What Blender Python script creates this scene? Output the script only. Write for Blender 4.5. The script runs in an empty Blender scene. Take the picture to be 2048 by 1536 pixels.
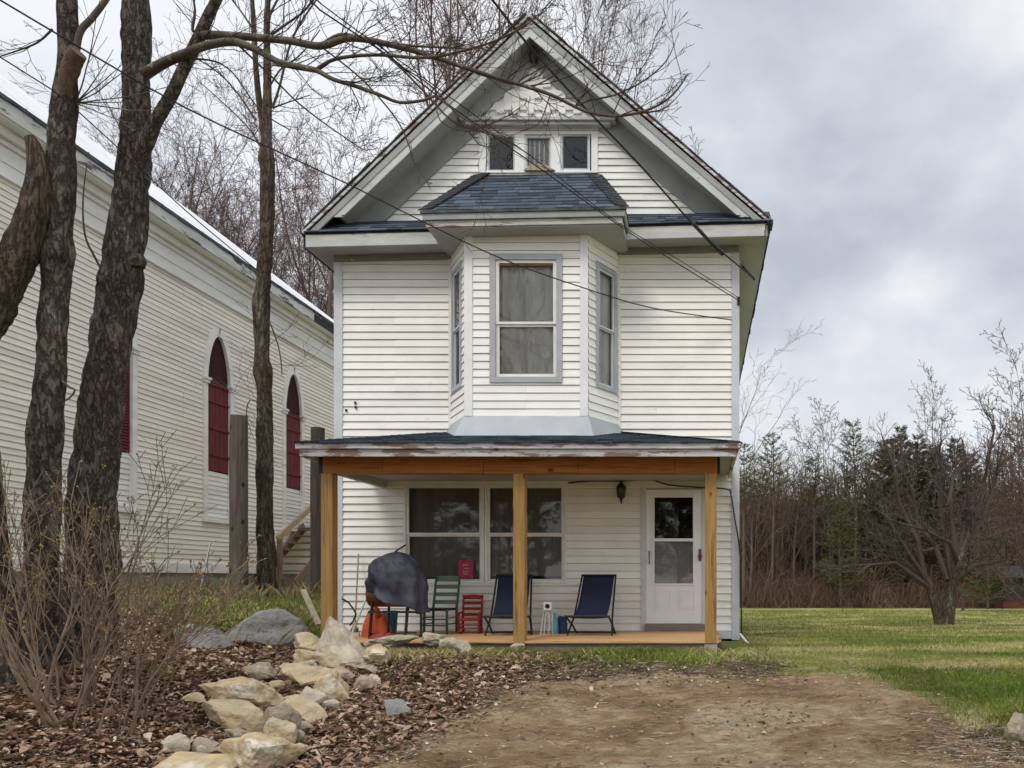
import bpy, math, random
from mathutils import Vector, Matrix, noise, Euler
from math import radians as R, sin, cos, pi
import numpy as np
C = bpy.context.scene
COL = C.collection
# ------------------------------------------------------------------ camera
F, VX, VY, EYE = 1500.0, 1400.0, 1155.0, 1.6       # focal length and vanishing point in photo pixels (2048 wide)
cd = bpy.data.cameras.new('camera'); cam = bpy.data.objects.new('camera', cd); COL.objects.link(cam)
cd.sensor_fit = 'HORIZONTAL'; cd.sensor_width = 36.0; cd.lens = F/2048*36
cd.shift_x = -(VX-1024)/2048; cd.shift_y = (VY-768)/2048
cam.location = (0, 0, EYE); cam.rotation_euler = (R(90), 0, 0)
cd.clip_start = .05; cd.clip_end = 3000
C.camera = cam
# ------------------------------------------------------------------ world
W = bpy.data.worlds.new('World'); C.world = W; W.use_nodes = True
nt = W.node_tree; N = nt.nodes; LK = nt.links; N.clear()
def nn(t, nodes=None, **k):
    n = (nodes or N).new(t)
    for a, b in k.items(): setattr(n, a, b)
    return n
SUN_EL, SUN_ROT = 52, 200        # sun behind the camera, a little to the left
out = nn('ShaderNodeOutputWorld'); bg = nn('ShaderNodeBackground'); LK.new(bg.outputs[0], out.inputs[0])
sky = nn('ShaderNodeTexSky', sky_type='NISHITA', sun_disc=False)
sky.sun_elevation = R(SUN_EL); sky.sun_rotation = R(SUN_ROT)
tc = nn('ShaderNodeTexCoord'); sep = nn('ShaderNodeSeparateXYZ'); LK.new(tc.outputs['Generated'], sep.inputs[0])
# project the view direction on a cloud layer plane
zz = nn('ShaderNodeMath', operation='ADD'); LK.new(sep.outputs[2], zz.inputs[0]); zz.inputs[1].default_value = .34
zm = nn('ShaderNodeMath', operation='MAXIMUM'); LK.new(zz.outputs[0], zm.inputs[0]); zm.inputs[1].default_value = .08
dx = nn('ShaderNodeMath', operation='DIVIDE'); LK.new(sep.outputs[0], dx.inputs[0]); LK.new(zm.outputs[0], dx.inputs[1])
dy = nn('ShaderNodeMath', operation='DIVIDE'); LK.new(sep.outputs[1], dy.inputs[0]); LK.new(zm.outputs[0], dy.inputs[1])
cb = nn('ShaderNodeCombineXYZ'); LK.new(dx.outputs[0], cb.inputs[0]); LK.new(dy.outputs[0], cb.inputs[1])
n1 = nn('ShaderNodeTexNoise'); n1.inputs['Scale'].default_value = 2.3; n1.inputs['Detail'].default_value = 7; n1.inputs['Roughness'].default_value = .52
n1.inputs['Distortion'].default_value = .15
mpw = nn('ShaderNodeMapping'); mpw.inputs['Location'].default_value = (3.1, 1.4, .3); mpw.inputs['Scale'].default_value = (1.0, 1.0, 1.6); LK.new(tc.outputs['Generated'], mpw.inputs[0]); LK.new(mpw.outputs[0], n1.inputs['Vector'])
cr = nn('ShaderNodeValToRGB'); LK.new(n1.outputs[0], cr.inputs[0])
e = cr.color_ramp.elements
e[0].position = .37; e[0].color = (.47, .505, .57, 1)
e[1].position = .60; e[1].color = (.86, .875, .90, 1)
m_ = e.new(.48); m_.color = (.63, .665, .725, 1)
# brighter towards the horizon band and brighter overhead (overcast zenith)
hz = nn('ShaderNodeMapRange'); LK.new(sep.outputs[2], hz.inputs[0])
hz.inputs[1].default_value = 0; hz.inputs[2].default_value = .33; hz.inputs[3].default_value = .82; hz.inputs[4].default_value = 0.0
mxh = nn('ShaderNodeMix', data_type='RGBA'); LK.new(hz.outputs[0], mxh.inputs[0]); LK.new(cr.outputs[0], mxh.inputs[6]); mxh.inputs[7].default_value = (.95, .96, .97, 1)
xl = nn('ShaderNodeMapRange'); LK.new(sep.outputs[0], xl.inputs[0])
xl.inputs[1].default_value = -.1; xl.inputs[2].default_value = -.75; xl.inputs[3].default_value = 0; xl.inputs[4].default_value = .8
mxl = nn('ShaderNodeMix', data_type='RGBA'); LK.new(xl.outputs[0], mxl.inputs[0]); LK.new(mxh.outputs[2], mxl.inputs[6]); mxl.inputs[7].default_value = (.84, .88, .94, 1)
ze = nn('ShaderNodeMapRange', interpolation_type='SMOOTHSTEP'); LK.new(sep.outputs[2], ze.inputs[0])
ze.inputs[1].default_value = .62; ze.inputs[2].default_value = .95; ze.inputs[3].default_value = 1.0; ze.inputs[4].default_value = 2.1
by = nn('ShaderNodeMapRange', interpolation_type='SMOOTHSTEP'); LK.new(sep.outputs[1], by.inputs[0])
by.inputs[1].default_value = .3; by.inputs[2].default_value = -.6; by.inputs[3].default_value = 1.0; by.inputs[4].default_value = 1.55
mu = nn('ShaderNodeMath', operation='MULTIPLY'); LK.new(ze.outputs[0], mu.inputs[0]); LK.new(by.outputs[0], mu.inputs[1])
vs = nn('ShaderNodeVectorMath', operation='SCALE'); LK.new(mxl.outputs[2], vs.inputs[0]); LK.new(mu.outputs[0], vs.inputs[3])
ss = nn('ShaderNodeVectorMath', operation='SCALE'); LK.new(sky.outputs[0], ss.inputs[0]); ss.inputs[3].default_value = .10
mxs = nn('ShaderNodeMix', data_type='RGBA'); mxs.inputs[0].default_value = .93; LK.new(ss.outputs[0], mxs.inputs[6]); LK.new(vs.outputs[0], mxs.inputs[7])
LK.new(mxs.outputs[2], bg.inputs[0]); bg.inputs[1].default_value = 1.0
sd = bpy.data.lights.new('sun', 'SUN'); sd.energy = 1.35; sd.angle = R(16); sd.color = (1, .94, .84)
sun = bpy.data.objects.new('sun', sd); COL.objects.link(sun)
az = R(SUN_ROT)
sdir = Vector((sin(az)*cos(R(SUN_EL)), cos(az)*cos(R(SUN_EL)), sin(R(SUN_EL))))
sun.rotation_euler = sdir.to_track_quat('Z', 'Y').to_euler()
C.view_settings.view_transform = 'Standard'; C.view_settings.look = 'None'; C.view_settings.gamma = 1; C.view_settings.exposure = 0.18

# ------------------------------------------------------------------ helpers
def X(px, D): return (px-VX)/F*D
def Z(py, D): return EYE+(VY-py)/F*D
def P3(px, py, D): return Vector((X(px, D), D, Z(py, D)))
def sm(a, b, x):
    t = (x-a)/(b-a); t = 0 if t < 0 else 1 if t > 1 else t
    return t*t*(3-2*t)
def base_h(y):
    if y < 5.6: return 0
    if y < 9.6: return .60*sm(5.2, 9.8, y)
    if y < 11.6: return .60
    if y < 22: return .60-.04*(y-11.6)
    return max(.184-.0255*(y-22), -1.4)
def h(x, y, fine=True):
    b = base_h(y)
    a1 = .52*sm(-3.5, -5.7, x)*(1-sm(7.3, 9.0, y))
    a3 = .45*sm(-6.3, -8.2, x)*(1-sm(10, 12, y))
    a2 = (.60+.050*max(0, min(y, 26)-11))*sm(-5.5, -6.5, x)*sm(10.0, 11.2, y)
    z = b+1-(1-a1)*(1-a3)*(1-a2) if a2 < 1 else b+a2
    # a gentle berm between the drive and the porch
    z += .05*sm(8.4, 9.0, y)*(1-sm(9.3, 9.8, y))*(1-sm(1.2, 2.4, x))
    if y > 55: z += 0
    if fine and y < 9.2 and -3.2 < x < 3.4: z += .022*noise.noise((x*5.5, y*7, 1.))+.014*noise.noise((x*13, y*15, 4.))
    if fine and y < 40:
        z += .035*noise.noise((x*.9, y*.9, 3.))+.012*noise.noise((x*3.3, y*3.3, 7.))
        if -2.8 < x < 2.6 and y < 9: z -= .03*sm(9, 8, y)*(math.exp(-((x+1.1)/.28)**2)+math.exp(-((x-.55)/.28)**2))
    return z
def ground_at(px, py):
    D = 4.0
    while D < 90:
        if Z(py, D) <= h(X(px, D), D): return X(px, D), D
        D += .02
    return X(px, 60), 60

class MB:
    def __init__(s): s.v = []; s.f = []; s.t = []
    def add(s, vs, fs, tone=0.5):
        o = len(s.v); s.v.extend([tuple(v) for v in vs])
        for f in fs: s.f.append([i+o for i in f]); s.t.append(tone)
        return s
    def box(s, x0, x1, y0, y1, z0, z1, tone=.5):
        v = [(x0,y0,z0),(x1,y0,z0),(x1,y1,z0),(x0,y1,z0),(x0,y0,z1),(x1,y0,z1),(x1,y1,z1),(x0,y1,z1)]
        return s.add(v, [(0,3,2,1),(4,5,6,7),(0,1,5,4),(1,2,6,5),(2,3,7,6),(3,0,4,7)], tone)
    def prism(s, pts, ext, tone=.5):
        n = len(pts); e = Vector(ext); a = [Vector(p) for p in pts]; b = [p+e for p in a]
        fs = [tuple(range(n)), tuple(range(2*n-1, n-1, -1))]+[(i, i+n, (i+1) % n+n, (i+1) % n) for i in range(n)]
        return s.add(a+b, fs, tone)
    def bar(s, p, q, w, d, up=(0,0,1), tone=.5):
        p = Vector(p); q = Vector(q); a = (q-p).normalized(); u = Vector(up)
        sd_ = a.cross(u)
        if sd_.length < 1e-4: sd_ = a.cross(Vector((0,1,0)))
        sd_.normalize(); u = sd_.cross(a).normalized(); sd_ *= w/2; u *= d/2
        v = [p-sd_-u, p+sd_-u, p+sd_+u, p-sd_+u, q-sd_-u, q+sd_-u, q+sd_+u, q-sd_+u]
        return s.add(v, [(0,3,2,1),(4,5,6,7),(0,1,5,4),(1,2,6,5),(2,3,7,6),(3,0,4,7)], tone)
    def tube(s, pts, rad, n=8, cap=True, tone=.5, jit=None):
        pts = [Vector(p) for p in pts]; m = len(pts)
        if not hasattr(rad, '__len__'): rad = [rad]*m
        o = len(s.v); ref = Vector((0.31, 0.2, .93))
        for i, p in enumerate(pts):
            d = pts[min(i+1, m-1)]-pts[max(i-1, 0)]
            if d.length < 1e-7: d = Vector((0,0,1))
            d.normalize()
            a = ref-d*ref.dot(d)
            if a.length < .05: a = Vector((1,0,0))-d*d.x
            a.normalize(); ref = a; b = d.cross(a)
            for k in range(n):
                t = 2*pi*k/n; r = rad[i]
                q = p+(a*cos(t)+b*sin(t))*r
                if jit: q = jit(p, q, r)
                s.v.append(tuple(q))
        for i in range(m-1):
            for k in range(n):
                k2 = (k+1) % n
                s.f.append([o+i*n+k, o+i*n+k2, o+(i+1)*n+k2, o+(i+1)*n+k]); s.t.append(tone)
        if cap and n > 2:
            s.f.append([o+k for k in range(n)][::-1]); s.t.append(tone)
            s.f.append([o+(m-1)*n+k for k in range(n)]); s.t.append(tone)
        return s
    def lathe(s, c, prof, n=16, axis='z', tone=.5):
        o = len(s.v); c = Vector(c)
        for r, z in prof:
            for k in range(n):
                t = 2*pi*k/n
                p = (r*cos(t), r*sin(t), z) if axis == 'z' else (r*cos(t), z, r*sin(t)) if axis == 'y' else (z, r*cos(t), r*sin(t))
                s.v.append(tuple(c+Vector(p)))
        for i in range(len(prof)-1):
            for k in range(n):
                k2 = (k+1) % n; s.f.append([o+i*n+k, o+i*n+k2, o+(i+1)*n+k2, o+(i+1)*n+k]); s.t.append(tone)
        s.f.append([o+k for k in range(n)][::-1]); s.f.append([o+(len(prof)-1)*n+k for k in range(n)]); s.t += [tone, tone]
        return s
    def build(s, name, mat, parent=None, loc=None, smooth=False, bevel=0):
        """vertices are given in world metres; loc (or the parent's place) becomes the origin"""
        me = bpy.data.meshes.new(name)
        o = Vector(loc) if loc is not None else Vector((0,0,0))
        if parent is not None:
            q = parent; o = Vector((0,0,0))
            while q is not None: o = o+q.location; q = q.parent
        A = np.array(s.v, dtype=np.float64).reshape(-1, 3)-np.array(o)
        me.from_pydata(A.tolist(), [], s.f)
        at = me.attributes.new('tone', 'FLOAT', 'FACE'); at.data.foreach_set('value', s.t)
        me.materials.append(mat)
        if smooth: me.polygons.foreach_set('use_smooth', [True]*len(s.f))
        me.update()
        ob = bpy.data.objects.new(name, me); COL.objects.link(ob)
        if parent is not None: ob.parent = parent
        elif loc is not None: ob.location = o
        if bevel:
            b = ob.modifiers.new('bevel', 'BEVEL'); b.width = bevel; b.segments = 2; b.limit_method = 'ANGLE'; b.angle_limit = R(50)
        return ob
def tag(o, label=None, cat=None, group=None, kind=None):
    if label: o['label'] = label
    if cat: o['category'] = cat
    if group: o['group'] = group
    if kind: o['kind'] = kind
    return o
def thing(name, label, cat, loc=(0,0,0), group=None, rz=0):
    o = bpy.data.objects.new(name, None); COL.objects.link(o); o.location = loc; o.rotation_euler = (0,0,rz)
    o.empty_display_size = .2
    return tag(o, label, cat, group)
def dup(root, loc, rz=0, sc=1, label=None, group=None):
    r = root.copy(); COL.objects.link(r); r.location = loc; r.rotation_euler = (0,0,rz)
    r.scale = (sc,)*3 if not hasattr(sc, '__len__') else sc
    if label: r['label'] = label
    if group: r['group'] = group
    for ch in list(root.children):
        c = ch.copy(); COL.objects.link(c); c.parent = r
        for g in ch.children:
            d = g.copy(); COL.objects.link(d); d.parent = c
    return r

# ------------------------------------------------------------------ materials
def mat(name, c1, c2=None, scale=4, rough=.7, bump=0, bscale=None, stretch=(1,1,1), detail=6, lo=.35, hi=.65, tonemix=0, spec=.3, metal=0, c3=None, c3scale=9, c3lo=.55, c3hi=.6, dist=0, toneramp=None, knot=None):
    """two-colour noise; optional third colour in patches of its own; 'tone' varies each face of the mesh"""
    m = bpy.data.materials.new(name); m.use_nodes = True; t = m.node_tree; n = t.nodes; l = t.links
    b = n['Principled BSDF']; b.inputs['Roughness'].default_value = rough; b.inputs['Metallic'].default_value = metal
    b.inputs['Specular IOR Level'].default_value = spec
    tcn = n.new('ShaderNodeTexCoord'); mp = n.new('ShaderNodeMapping'); mp.inputs['Scale'].default_value = stretch
    l.new(tcn.outputs['Object'], mp.inputs[0])
    no = n.new('ShaderNodeTexNoise'); no.inputs['Scale'].default_value = scale; no.inputs['Detail'].default_value = detail; no.inputs['Distortion'].default_value = dist
    l.new(mp.outputs[0], no.inputs['Vector'])
    mr = n.new('ShaderNodeMapRange'); mr.inputs[1].default_value = lo; mr.inputs[2].default_value = hi; l.new(no.outputs[0], mr.inputs[0])
    mx = n.new('ShaderNodeMix'); mx.data_type = 'RGBA'; mx.inputs[6].default_value = (*c1, 1); mx.inputs[7].default_value = (*(c2 or c1), 1)
    l.new(mr.outputs[0], mx.inputs[0]); col = mx.outputs[2]
    if c3:
        n3 = n.new('ShaderNodeTexNoise'); n3.inputs['Scale'].default_value = c3scale; n3.inputs['Detail'].default_value = 8; n3.inputs['Roughness'].default_value = .65; l.new(mp.outputs[0], n3.inputs['Vector'])
        m3 = n.new('ShaderNodeMapRange'); m3.inputs[1].default_value = c3lo; m3.inputs[2].default_value = c3hi; l.new(n3.outputs[0], m3.inputs[0])
        x3 = n.new('ShaderNodeMix'); x3.data_type = 'RGBA'; x3.inputs[7].default_value = (*c3, 1); l.new(m3.outputs[0], x3.inputs[0]); l.new(col, x3.inputs[6]); col = x3.outputs[2]
    if knot:
        vk = n.new('ShaderNodeTexVoronoi'); vk.inputs['Scale'].default_value = 3.2; mk = n.new('ShaderNodeMapping'); mk.inputs['Scale'].default_value = knot[1]; l.new(tcn.outputs['Object'], mk.inputs[0]); l.new(mk.outputs[0], vk.inputs['Vector'])
        rk = n.new('ShaderNodeMapRange'); rk.inputs[1].default_value = .10; rk.inputs[2].default_value = .16; rk.inputs[3].default_value = .9; rk.inputs[4].default_value = 0; l.new(vk.outputs['Distance'], rk.inputs[0])
        xk = n.new('ShaderNodeMix'); xk.data_type = 'RGBA'; xk.inputs[7].default_value = (*knot[0], 1); l.new(rk.outputs[0], xk.inputs[0]); l.new(col, xk.inputs[6]); col = xk.outputs[2]
    if toneramp or tonemix:
        at = n.new('ShaderNodeAttribute'); at.attribute_name = 'tone'
        if toneramp:
            rp = n.new('ShaderNodeValToRGB'); l.new(at.outputs['Fac'], rp.inputs[0])
            el = rp.color_ramp.elements; el[0].position = 0; el[0].color = (*toneramp[0], 1); el[1].position = 1; el[1].color = (*toneramp[-1], 1)
            for i, c in enumerate(toneramp[1:-1]): q = el.new((i+1)/(len(toneramp)-1)); q.color = (*c, 1)
            xm = n.new('ShaderNodeMix'); xm.data_type = 'RGBA'; xm.blend_type = 'MULTIPLY'; xm.inputs[0].default_value = 1
            l.new(rp.outputs[0], xm.inputs[6]); l.new(col, xm.inputs[7]); col = xm.outputs[2]
        else:
            ma = n.new('ShaderNodeMapRange'); l.new(at.outputs['Fac'], ma.inputs[0]); ma.inputs[3].default_value = 1-tonemix; ma.inputs[4].default_value = 1+tonemix
            hs = n.new('ShaderNodeHueSaturation'); l.new(ma.outputs[0], hs.inputs['Value']); l.new(col, hs.inputs['Color']); col = hs.outputs[0]
    l.new(col, b.inputs['Base Color'])
    if bump:
        bn = n.new('ShaderNodeTexNoise'); bn.inputs['Scale'].default_value = bscale or scale*4; bn.inputs['Detail'].default_value = 6; l.new(mp.outputs[0], bn.inputs['Vector'])
        bm = n.new('ShaderNodeBump'); bm.inputs['Strength'].default_value = bump; bm.inputs['Distance'].default_value = .02
        l.new(bn.outputs[0], bm.inputs['Height']); l.new(bm.outputs[0], b.inputs['Normal'])
    return m
def bark_mat(name, c1, c2, lichen, bscale=18, stretch=(1,1,.28), strength=.9):
    m = mat(name, c1, c2, scale=7, rough=.95, stretch=stretch, c3=lichen, c3scale=4.5, c3lo=.55, c3hi=.68, spec=.1)
    t = m.node_tree; n = t.nodes; l = t.links; b = n['Principled BSDF']
    tcn = n.new('ShaderNodeTexCoord'); mp = n.new('ShaderNodeMapping'); mp.inputs['Scale'].default_value = stretch; l.new(tcn.outputs['Object'], mp.inputs[0])
    a = n.new('ShaderNodeTexNoise'); a.inputs['Scale'].default_value = bscale; a.inputs['Detail'].default_value = 5; a.inputs['Roughness'].default_value = .6; a.inputs['Distortion'].default_value = .25; l.new(mp.outputs[0], a.inputs['Vector'])
    s1 = n.new('ShaderNodeMath'); s1.operation = 'SUBTRACT'; s1.inputs[1].default_value = .5; l.new(a.outputs[0], s1.inputs[0])
    s2 = n.new('ShaderNodeMath'); s2.operation = 'ABSOLUTE'; l.new(s1.outputs[0], s2.inputs[0])
    mr = n.new('ShaderNodeMapRange'); mr.inputs[2].default_value = .085; l.new(s2.outputs[0], mr.inputs[0])
    f = n.new('ShaderNodeTexNoise'); f.inputs['Scale'].default_value = bscale*3.2; f.inputs['Detail'].default_value = 6; f.inputs['Roughness'].default_value = .7; l.new(mp.outputs[0], f.inputs['Vector'])
    ad = n.new('ShaderNodeMath'); ad.operation = 'MULTIPLY_ADD'; ad.inputs[1].default_value = .8; l.new(f.outputs[0], ad.inputs[0]); l.new(mr.outputs[0], ad.inputs[2])
    bm = n.new('ShaderNodeBump'); bm.inputs['Strength'].default_value = strength; bm.inputs['Distance'].default_value = .03; l.new(ad.outputs[0], bm.inputs['Height'])
    l.new(bm.outputs[0], b.inputs['Normal'])
    old = b.inputs['Base Color'].links[0].from_socket
    m2 = n.new('ShaderNodeMapRange'); m2.inputs[3].default_value = .42; m2.inputs[4].default_value = 1.0; l.new(mr.outputs[0], m2.inputs[0])
    m3 = n.new('ShaderNodeMapRange'); m3.inputs[1].default_value = .3; m3.inputs[2].default_value = .7; m3.inputs[3].default_value = .6; m3.inputs[4].default_value = 1.35; l.new(f.outputs[0], m3.inputs[0])
    mm = n.new('ShaderNodeMath'); mm.operation = 'MULTIPLY'; l.new(m2.outputs[0], mm.inputs[0]); l.new(m3.outputs[0], mm.inputs[1])
    hs = n.new('ShaderNodeHueSaturation'); l.new(mm.outputs[0], hs.inputs['Value']); l.new(old, hs.inputs['Color']); l.new(hs.outputs[0], b.inputs['Base Color'])
    return m
def glass_mat(name, tint=(1,1,1), rough=.0, ior=1.5):
    m = bpy.data.materials.new(name); m.use_nodes = True; t = m.node_tree; n = t.nodes; l = t.links; n.clear()
    o = n.new('ShaderNodeOutputMaterial'); mx = n.new('ShaderNodeMixShader'); fr = n.new('ShaderNodeFresnel'); fr.inputs[0].default_value = ior
    tr = n.new('ShaderNodeBsdfTransparent'); tr.inputs[0].default_value = (*tint, 1); g = n.new('ShaderNodeBsdfGlossy'); g.inputs['Roughness'].default_value = rough
    tcn = n.new('ShaderNodeTexCoord'); ns = n.new('ShaderNodeTexNoise'); ns.inputs['Scale'].default_value = 2.2; l.new(tcn.outputs['Object'], ns.inputs['Vector'])
    bm = n.new('ShaderNodeBump'); bm.inputs['Strength'].default_value = .03; bm.inputs['Distance'].default_value = .05; l.new(ns.outputs[0], bm.inputs['Height']); l.new(bm.outputs[0], g.inputs['Normal'])
    ad = n.new('ShaderNodeMath'); ad.operation = 'MULTIPLY_ADD'; ad.inputs[1].default_value = 1.25; ad.inputs[2].default_value = .0; l.new(fr.outputs[0], ad.inputs[0])
    l.new(ad.outputs[0], mx.inputs[0]); l.new(tr.outputs[0], mx.inputs[1]); l.new(g.outputs[0], mx.inputs[2]); l.new(mx.outputs[0], o.inputs[0])
    return m
M = {}
M['siding'] = mat('siding', (.87,.85,.80), (.80,.78,.725), 1.4, .5, .05, 40, (1.4,1,1.6), tonemix=.05, c3=(.60,.54,.43), c3scale=3.2, c3lo=.62, c3hi=.86)
M['old_siding'] = mat('old_siding', (.84,.84,.81), (.74,.73,.68), 2, .65, .25, 30, (1,1,4), tonemix=.06, c3=(.33,.29,.25), c3scale=7, c3lo=.66, c3hi=.69)
M['church_siding'] = mat('church_siding', (.88,.835,.75), (.79,.74,.645), 1.2, .65, .2, 25, (1,.35,3), tonemix=.08, c3=(.42,.36,.28), c3scale=5, c3lo=.66, c3hi=.72)
M['church_trim'] = mat('church_trim', (.86,.86,.83), (.74,.73,.68), 2, .6, .15, 25, (1,.4,2), tonemix=.05, c3=(.3,.27,.23), c3scale=4, c3lo=.68, c3hi=.71)
M['church_fascia'] = mat('church_fascia', (.66,.66,.63), (.5,.5,.47), 3, .7, .25, 25, (1,.4,2), c3=(.12,.11,.10), c3scale=3.4, c3lo=.57, c3hi=.6)
M['trim_grey'] = mat('trim_grey', (.61,.635,.665), (.53,.555,.585), 3, .55, .05)
M['trim_white'] = mat('trim_white', (.82,.82,.82), (.74,.74,.73), 3, .5, .04, c3=(.5,.47,.4), c3scale=6, c3lo=.66, c3hi=.74)
M['window_trim'] = mat('window_trim', (.42,.44,.465), (.35,.37,.39), 3, .5, .04)
M['vinyl'] = mat('vinyl', (.80,.79,.74), (.72,.70,.64), 5, .4, .03)
M['rake'] = mat('rake', (.34,.35,.345), (.26,.27,.265), 2, .65, .15, 20, c3=(.15,.13,.11), c3scale=6, c3lo=.67, c3hi=.7)
M['rake_white'] = mat('rake_white', (.53,.54,.53), (.42,.43,.425), 2, .6, .15, 20, c3=(.25,.21,.18), c3scale=6, c3lo=.65, c3hi=.68)
M['soffit'] = mat('soffit', (.42,.43,.41), (.36,.37,.35), 1.5, .75, .1)
M['frieze'] = mat('frieze', (.27,.27,.22), (.20,.20,.17), 4, .8, .1, c3=(.45,.45,.4), c3scale=4, c3lo=.6, c3hi=.66)
M['peel'] = mat('peel', (.66,.66,.66), (.50,.51,.52), 3, .75, .5, 30, (1.0,1,5), c3=(.27,.18,.15), c3scale=2.6, c3lo=.50, c3hi=.54)
M['peel_light'] = mat('peel_light', (.56,.55,.50), (.42,.41,.38), 3, .75, .4, 30, (.7,1,4), c3=(.22,.15,.12), c3scale=2.4, c3lo=.62, c3hi=.65)
M['shingle'] = mat('shingle', (1,1,1), (.7,.7,.7), 30, .9, .5, 120, tonemix=0, toneramp=[(.032,.040,.055), (.062,.082,.110), (.105,.135,.175)], lo=.3, hi=.7)
M['dark_shingle'] = mat('dark_shingle', (.028,.027,.030), (.05,.05,.055), 20, .95, .5, 90)
M['roof_edge'] = mat('roof_edge', (.035,.04,.05), (.10,.11,.12), 5, .8, .3, 30)
M['skirt'] = mat('skirt', (.40,.43,.45), (.33,.36,.38), 2, .45, .2, 5)
def wood(name, a, b, rough=.65, k=.25, knots=None, axis=2):
    st = [14, 14, 14]; st[axis] = .8
    k2 = [1.6, 1.6, 1.6]; k2[axis] = 1.0
    return mat(name, a, b, 2.2, rough, .35, 6, tuple(st), lo=.3, hi=.7, c3=tuple(q*.55 for q in b), c3scale=1.3, c3lo=.56, c3hi=.66, dist=.8, tonemix=.12, knot=(knots, tuple(k2)) if knots else None)
M['post'] = wood('post', (.43,.255,.080), (.29,.155,.050), knots=(.10,.04,.015))
M['beam'] = wood('beam', (.40,.15,.030), (.27,.085,.018), knots=(.08,.03,.01), axis=0)
M['deck'] = wood('deck', (.62,.38,.19), (.50,.28,.12), axis=0)
M['grey_wood'] = wood('grey_wood', (.25,.21,.18), (.16,.13,.11), .85, axis=0)
M['pole_wood'] = wood('pole_wood', (.075,.052,.040), (.14,.115,.10), .9, knots=(.02,.015,.012))
M['pole_wood2'] = wood('pole_wood2', (.045,.036,.033), (.085,.075,.07), .9)
M['stair_wood'] = wood('stair_wood', (.30,.20,.14), (.18,.12,.085), .85)
M['rail_wood'] = wood('rail_wood', (.48,.34,.22), (.36,.25,.16), .8)
M['cut_wood'] = wood('cut_wood', (.15,.092,.058), (.085,.055,.038), .85)
M['old_board'] = wood('old_board', (.42,.36,.27), (.3,.25,.19), .9)
M['door'] = mat('door', (.84,.85,.86), (.79,.80,.81), 2, .35, .02)
M['brass'] = mat('brass', (.23,.12,.05), (.12,.07,.04), 8, .4, metal=.8)
M['black'] = mat('black', (.012,.012,.013), (.02,.02,.02), 8, .5)
M['lamp_glass'] = mat('lamp_glass', (.10,.10,.10), (.05,.05,.05), 8, .1)
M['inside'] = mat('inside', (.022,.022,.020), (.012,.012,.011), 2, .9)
M['blind_dark'] = mat('blind_dark', (.20,.20,.17), (.15,.15,.125), 1.2, .8, .15, 3, (6,1,.5))
M['blind_light'] = mat('blind_light', (.66,.66,.63), (.46,.46,.44), 1.3, .8, .6, 4, (5,1,1.4))
M['blind_grey'] = mat('blind_grey', (.34,.34,.33), (.29,.29,.28), 1.3, .8, .1, 4)
M['glass'] = glass_mat('glass')
M['foundation'] = mat('foundation', (.38,.35,.30), (.24,.22,.19), 3, .9, .5, 15)
M['shutter'] = mat('shutter', (.17,.022,.022), (.11,.016,.018), 3, .6, .2, 20, (3,3,1))
M['arch_louvre'] = mat('arch_louvre', (.085,.020,.030), (.055,.015,.022), 3, .65, .1)
M['metal_roof'] = mat('metal_roof', (.74,.75,.76), (.64,.65,.66), 1, .35, .04, 3, spec=.6)
M['cover'] = mat('cover', (.070,.072,.100), (.042,.043,.062), 2.5, .55, .9, 5, c3=(.10,.09,.09), c3scale=3, c3lo=.58, c3hi=.7)
M['rust'] = mat('rust', (.22,.095,.032), (.10,.045,.02), 6, .7, .3)
M['steel_black'] = mat('steel_black', (.018,.018,.02), (.035,.03,.03), 10, .5)
M['orange'] = mat('orange', (.72,.13,.035), (.50,.08,.025), 3, .5, .4, 8)
M['blue_plastic'] = mat('blue_plastic', (.03,.13,.22), (.02,.09,.16), 3, .5)
M['blue_bag'] = mat('blue_bag', (.018,.045,.13), (.012,.03,.09), 3, .6, .4)
M['light_blue'] = mat('light_blue', (.13,.33,.45), (.09,.25,.36), 3, .5)
M['green_paint'] = mat('green_paint', (.055,.115,.060), (.03,.075,.04), 5, .6, .1)
M['green_pale'] = mat('green_pale', (.15,.21,.12), (.11,.16,.09), 5, .6, .1)
M['red_paint'] = mat('red_paint', (.34,.022,.020), (.22,.015,.015), 5, .45, .1)
M['navy'] = mat('navy', (.020,.030,.065), (.015,.022,.050), 3, .75, .3, 60)
M['pale_metal'] = mat('pale_metal', (.62,.70,.64), (.48,.55,.50), 6, .5)
M['white_plastic'] = mat('white_plastic', (.85,.85,.85), (.8,.8,.8), 6, .4)
M['pink'] = mat('pink', (.42,.03,.11), (.30,.02,.08), 30, .6, lo=.45, hi=.55, c3=(.35,.18,.08), c3scale=16, c3lo=.60, c3hi=.63)
M['yellow_ink'] = mat('yellow_ink', (.42,.34,.08), (.36,.28,.06), 5, .6)
M['wire'] = mat('wire', (.020,.018,.018), (.03,.027,.026), 5, .6)
M['wire_bare'] = mat('wire_bare', (.25,.23,.2), (.3,.28,.25), 5, .5)
M['bark'] = bark_mat('bark', (.185,.150,.120), (.115,.092,.075), (.30,.30,.265), 17, (1,1,.38))
M['bark2'] = bark_mat('bark2', (.150,.112,.080), (.095,.070,.052), (.20,.20,.165), 17, (1,1,.25), .7)
M['bark_limb'] = mat('bark_limb', (.125,.10,.072), (.075,.06,.045), 8, .9, .4, 40, c3=(.24,.23,.19), c3scale=9, c3lo=.6, c3hi=.66)
M['twig'] = mat('twig', (.060,.045,.038), (.085,.060,.050), 8, .9)
M['twig_red'] = mat('twig_red', (.115,.066,.058), (.085,.050,.044), 4, .9)
M['twig_brown'] = mat('twig_brown', (.135,.095,.072), (.095,.068,.053), 4, .9)
M['twig_pale'] = mat('twig_pale', (.17,.14,.12), (.12,.098,.083), 4, .9)
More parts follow.
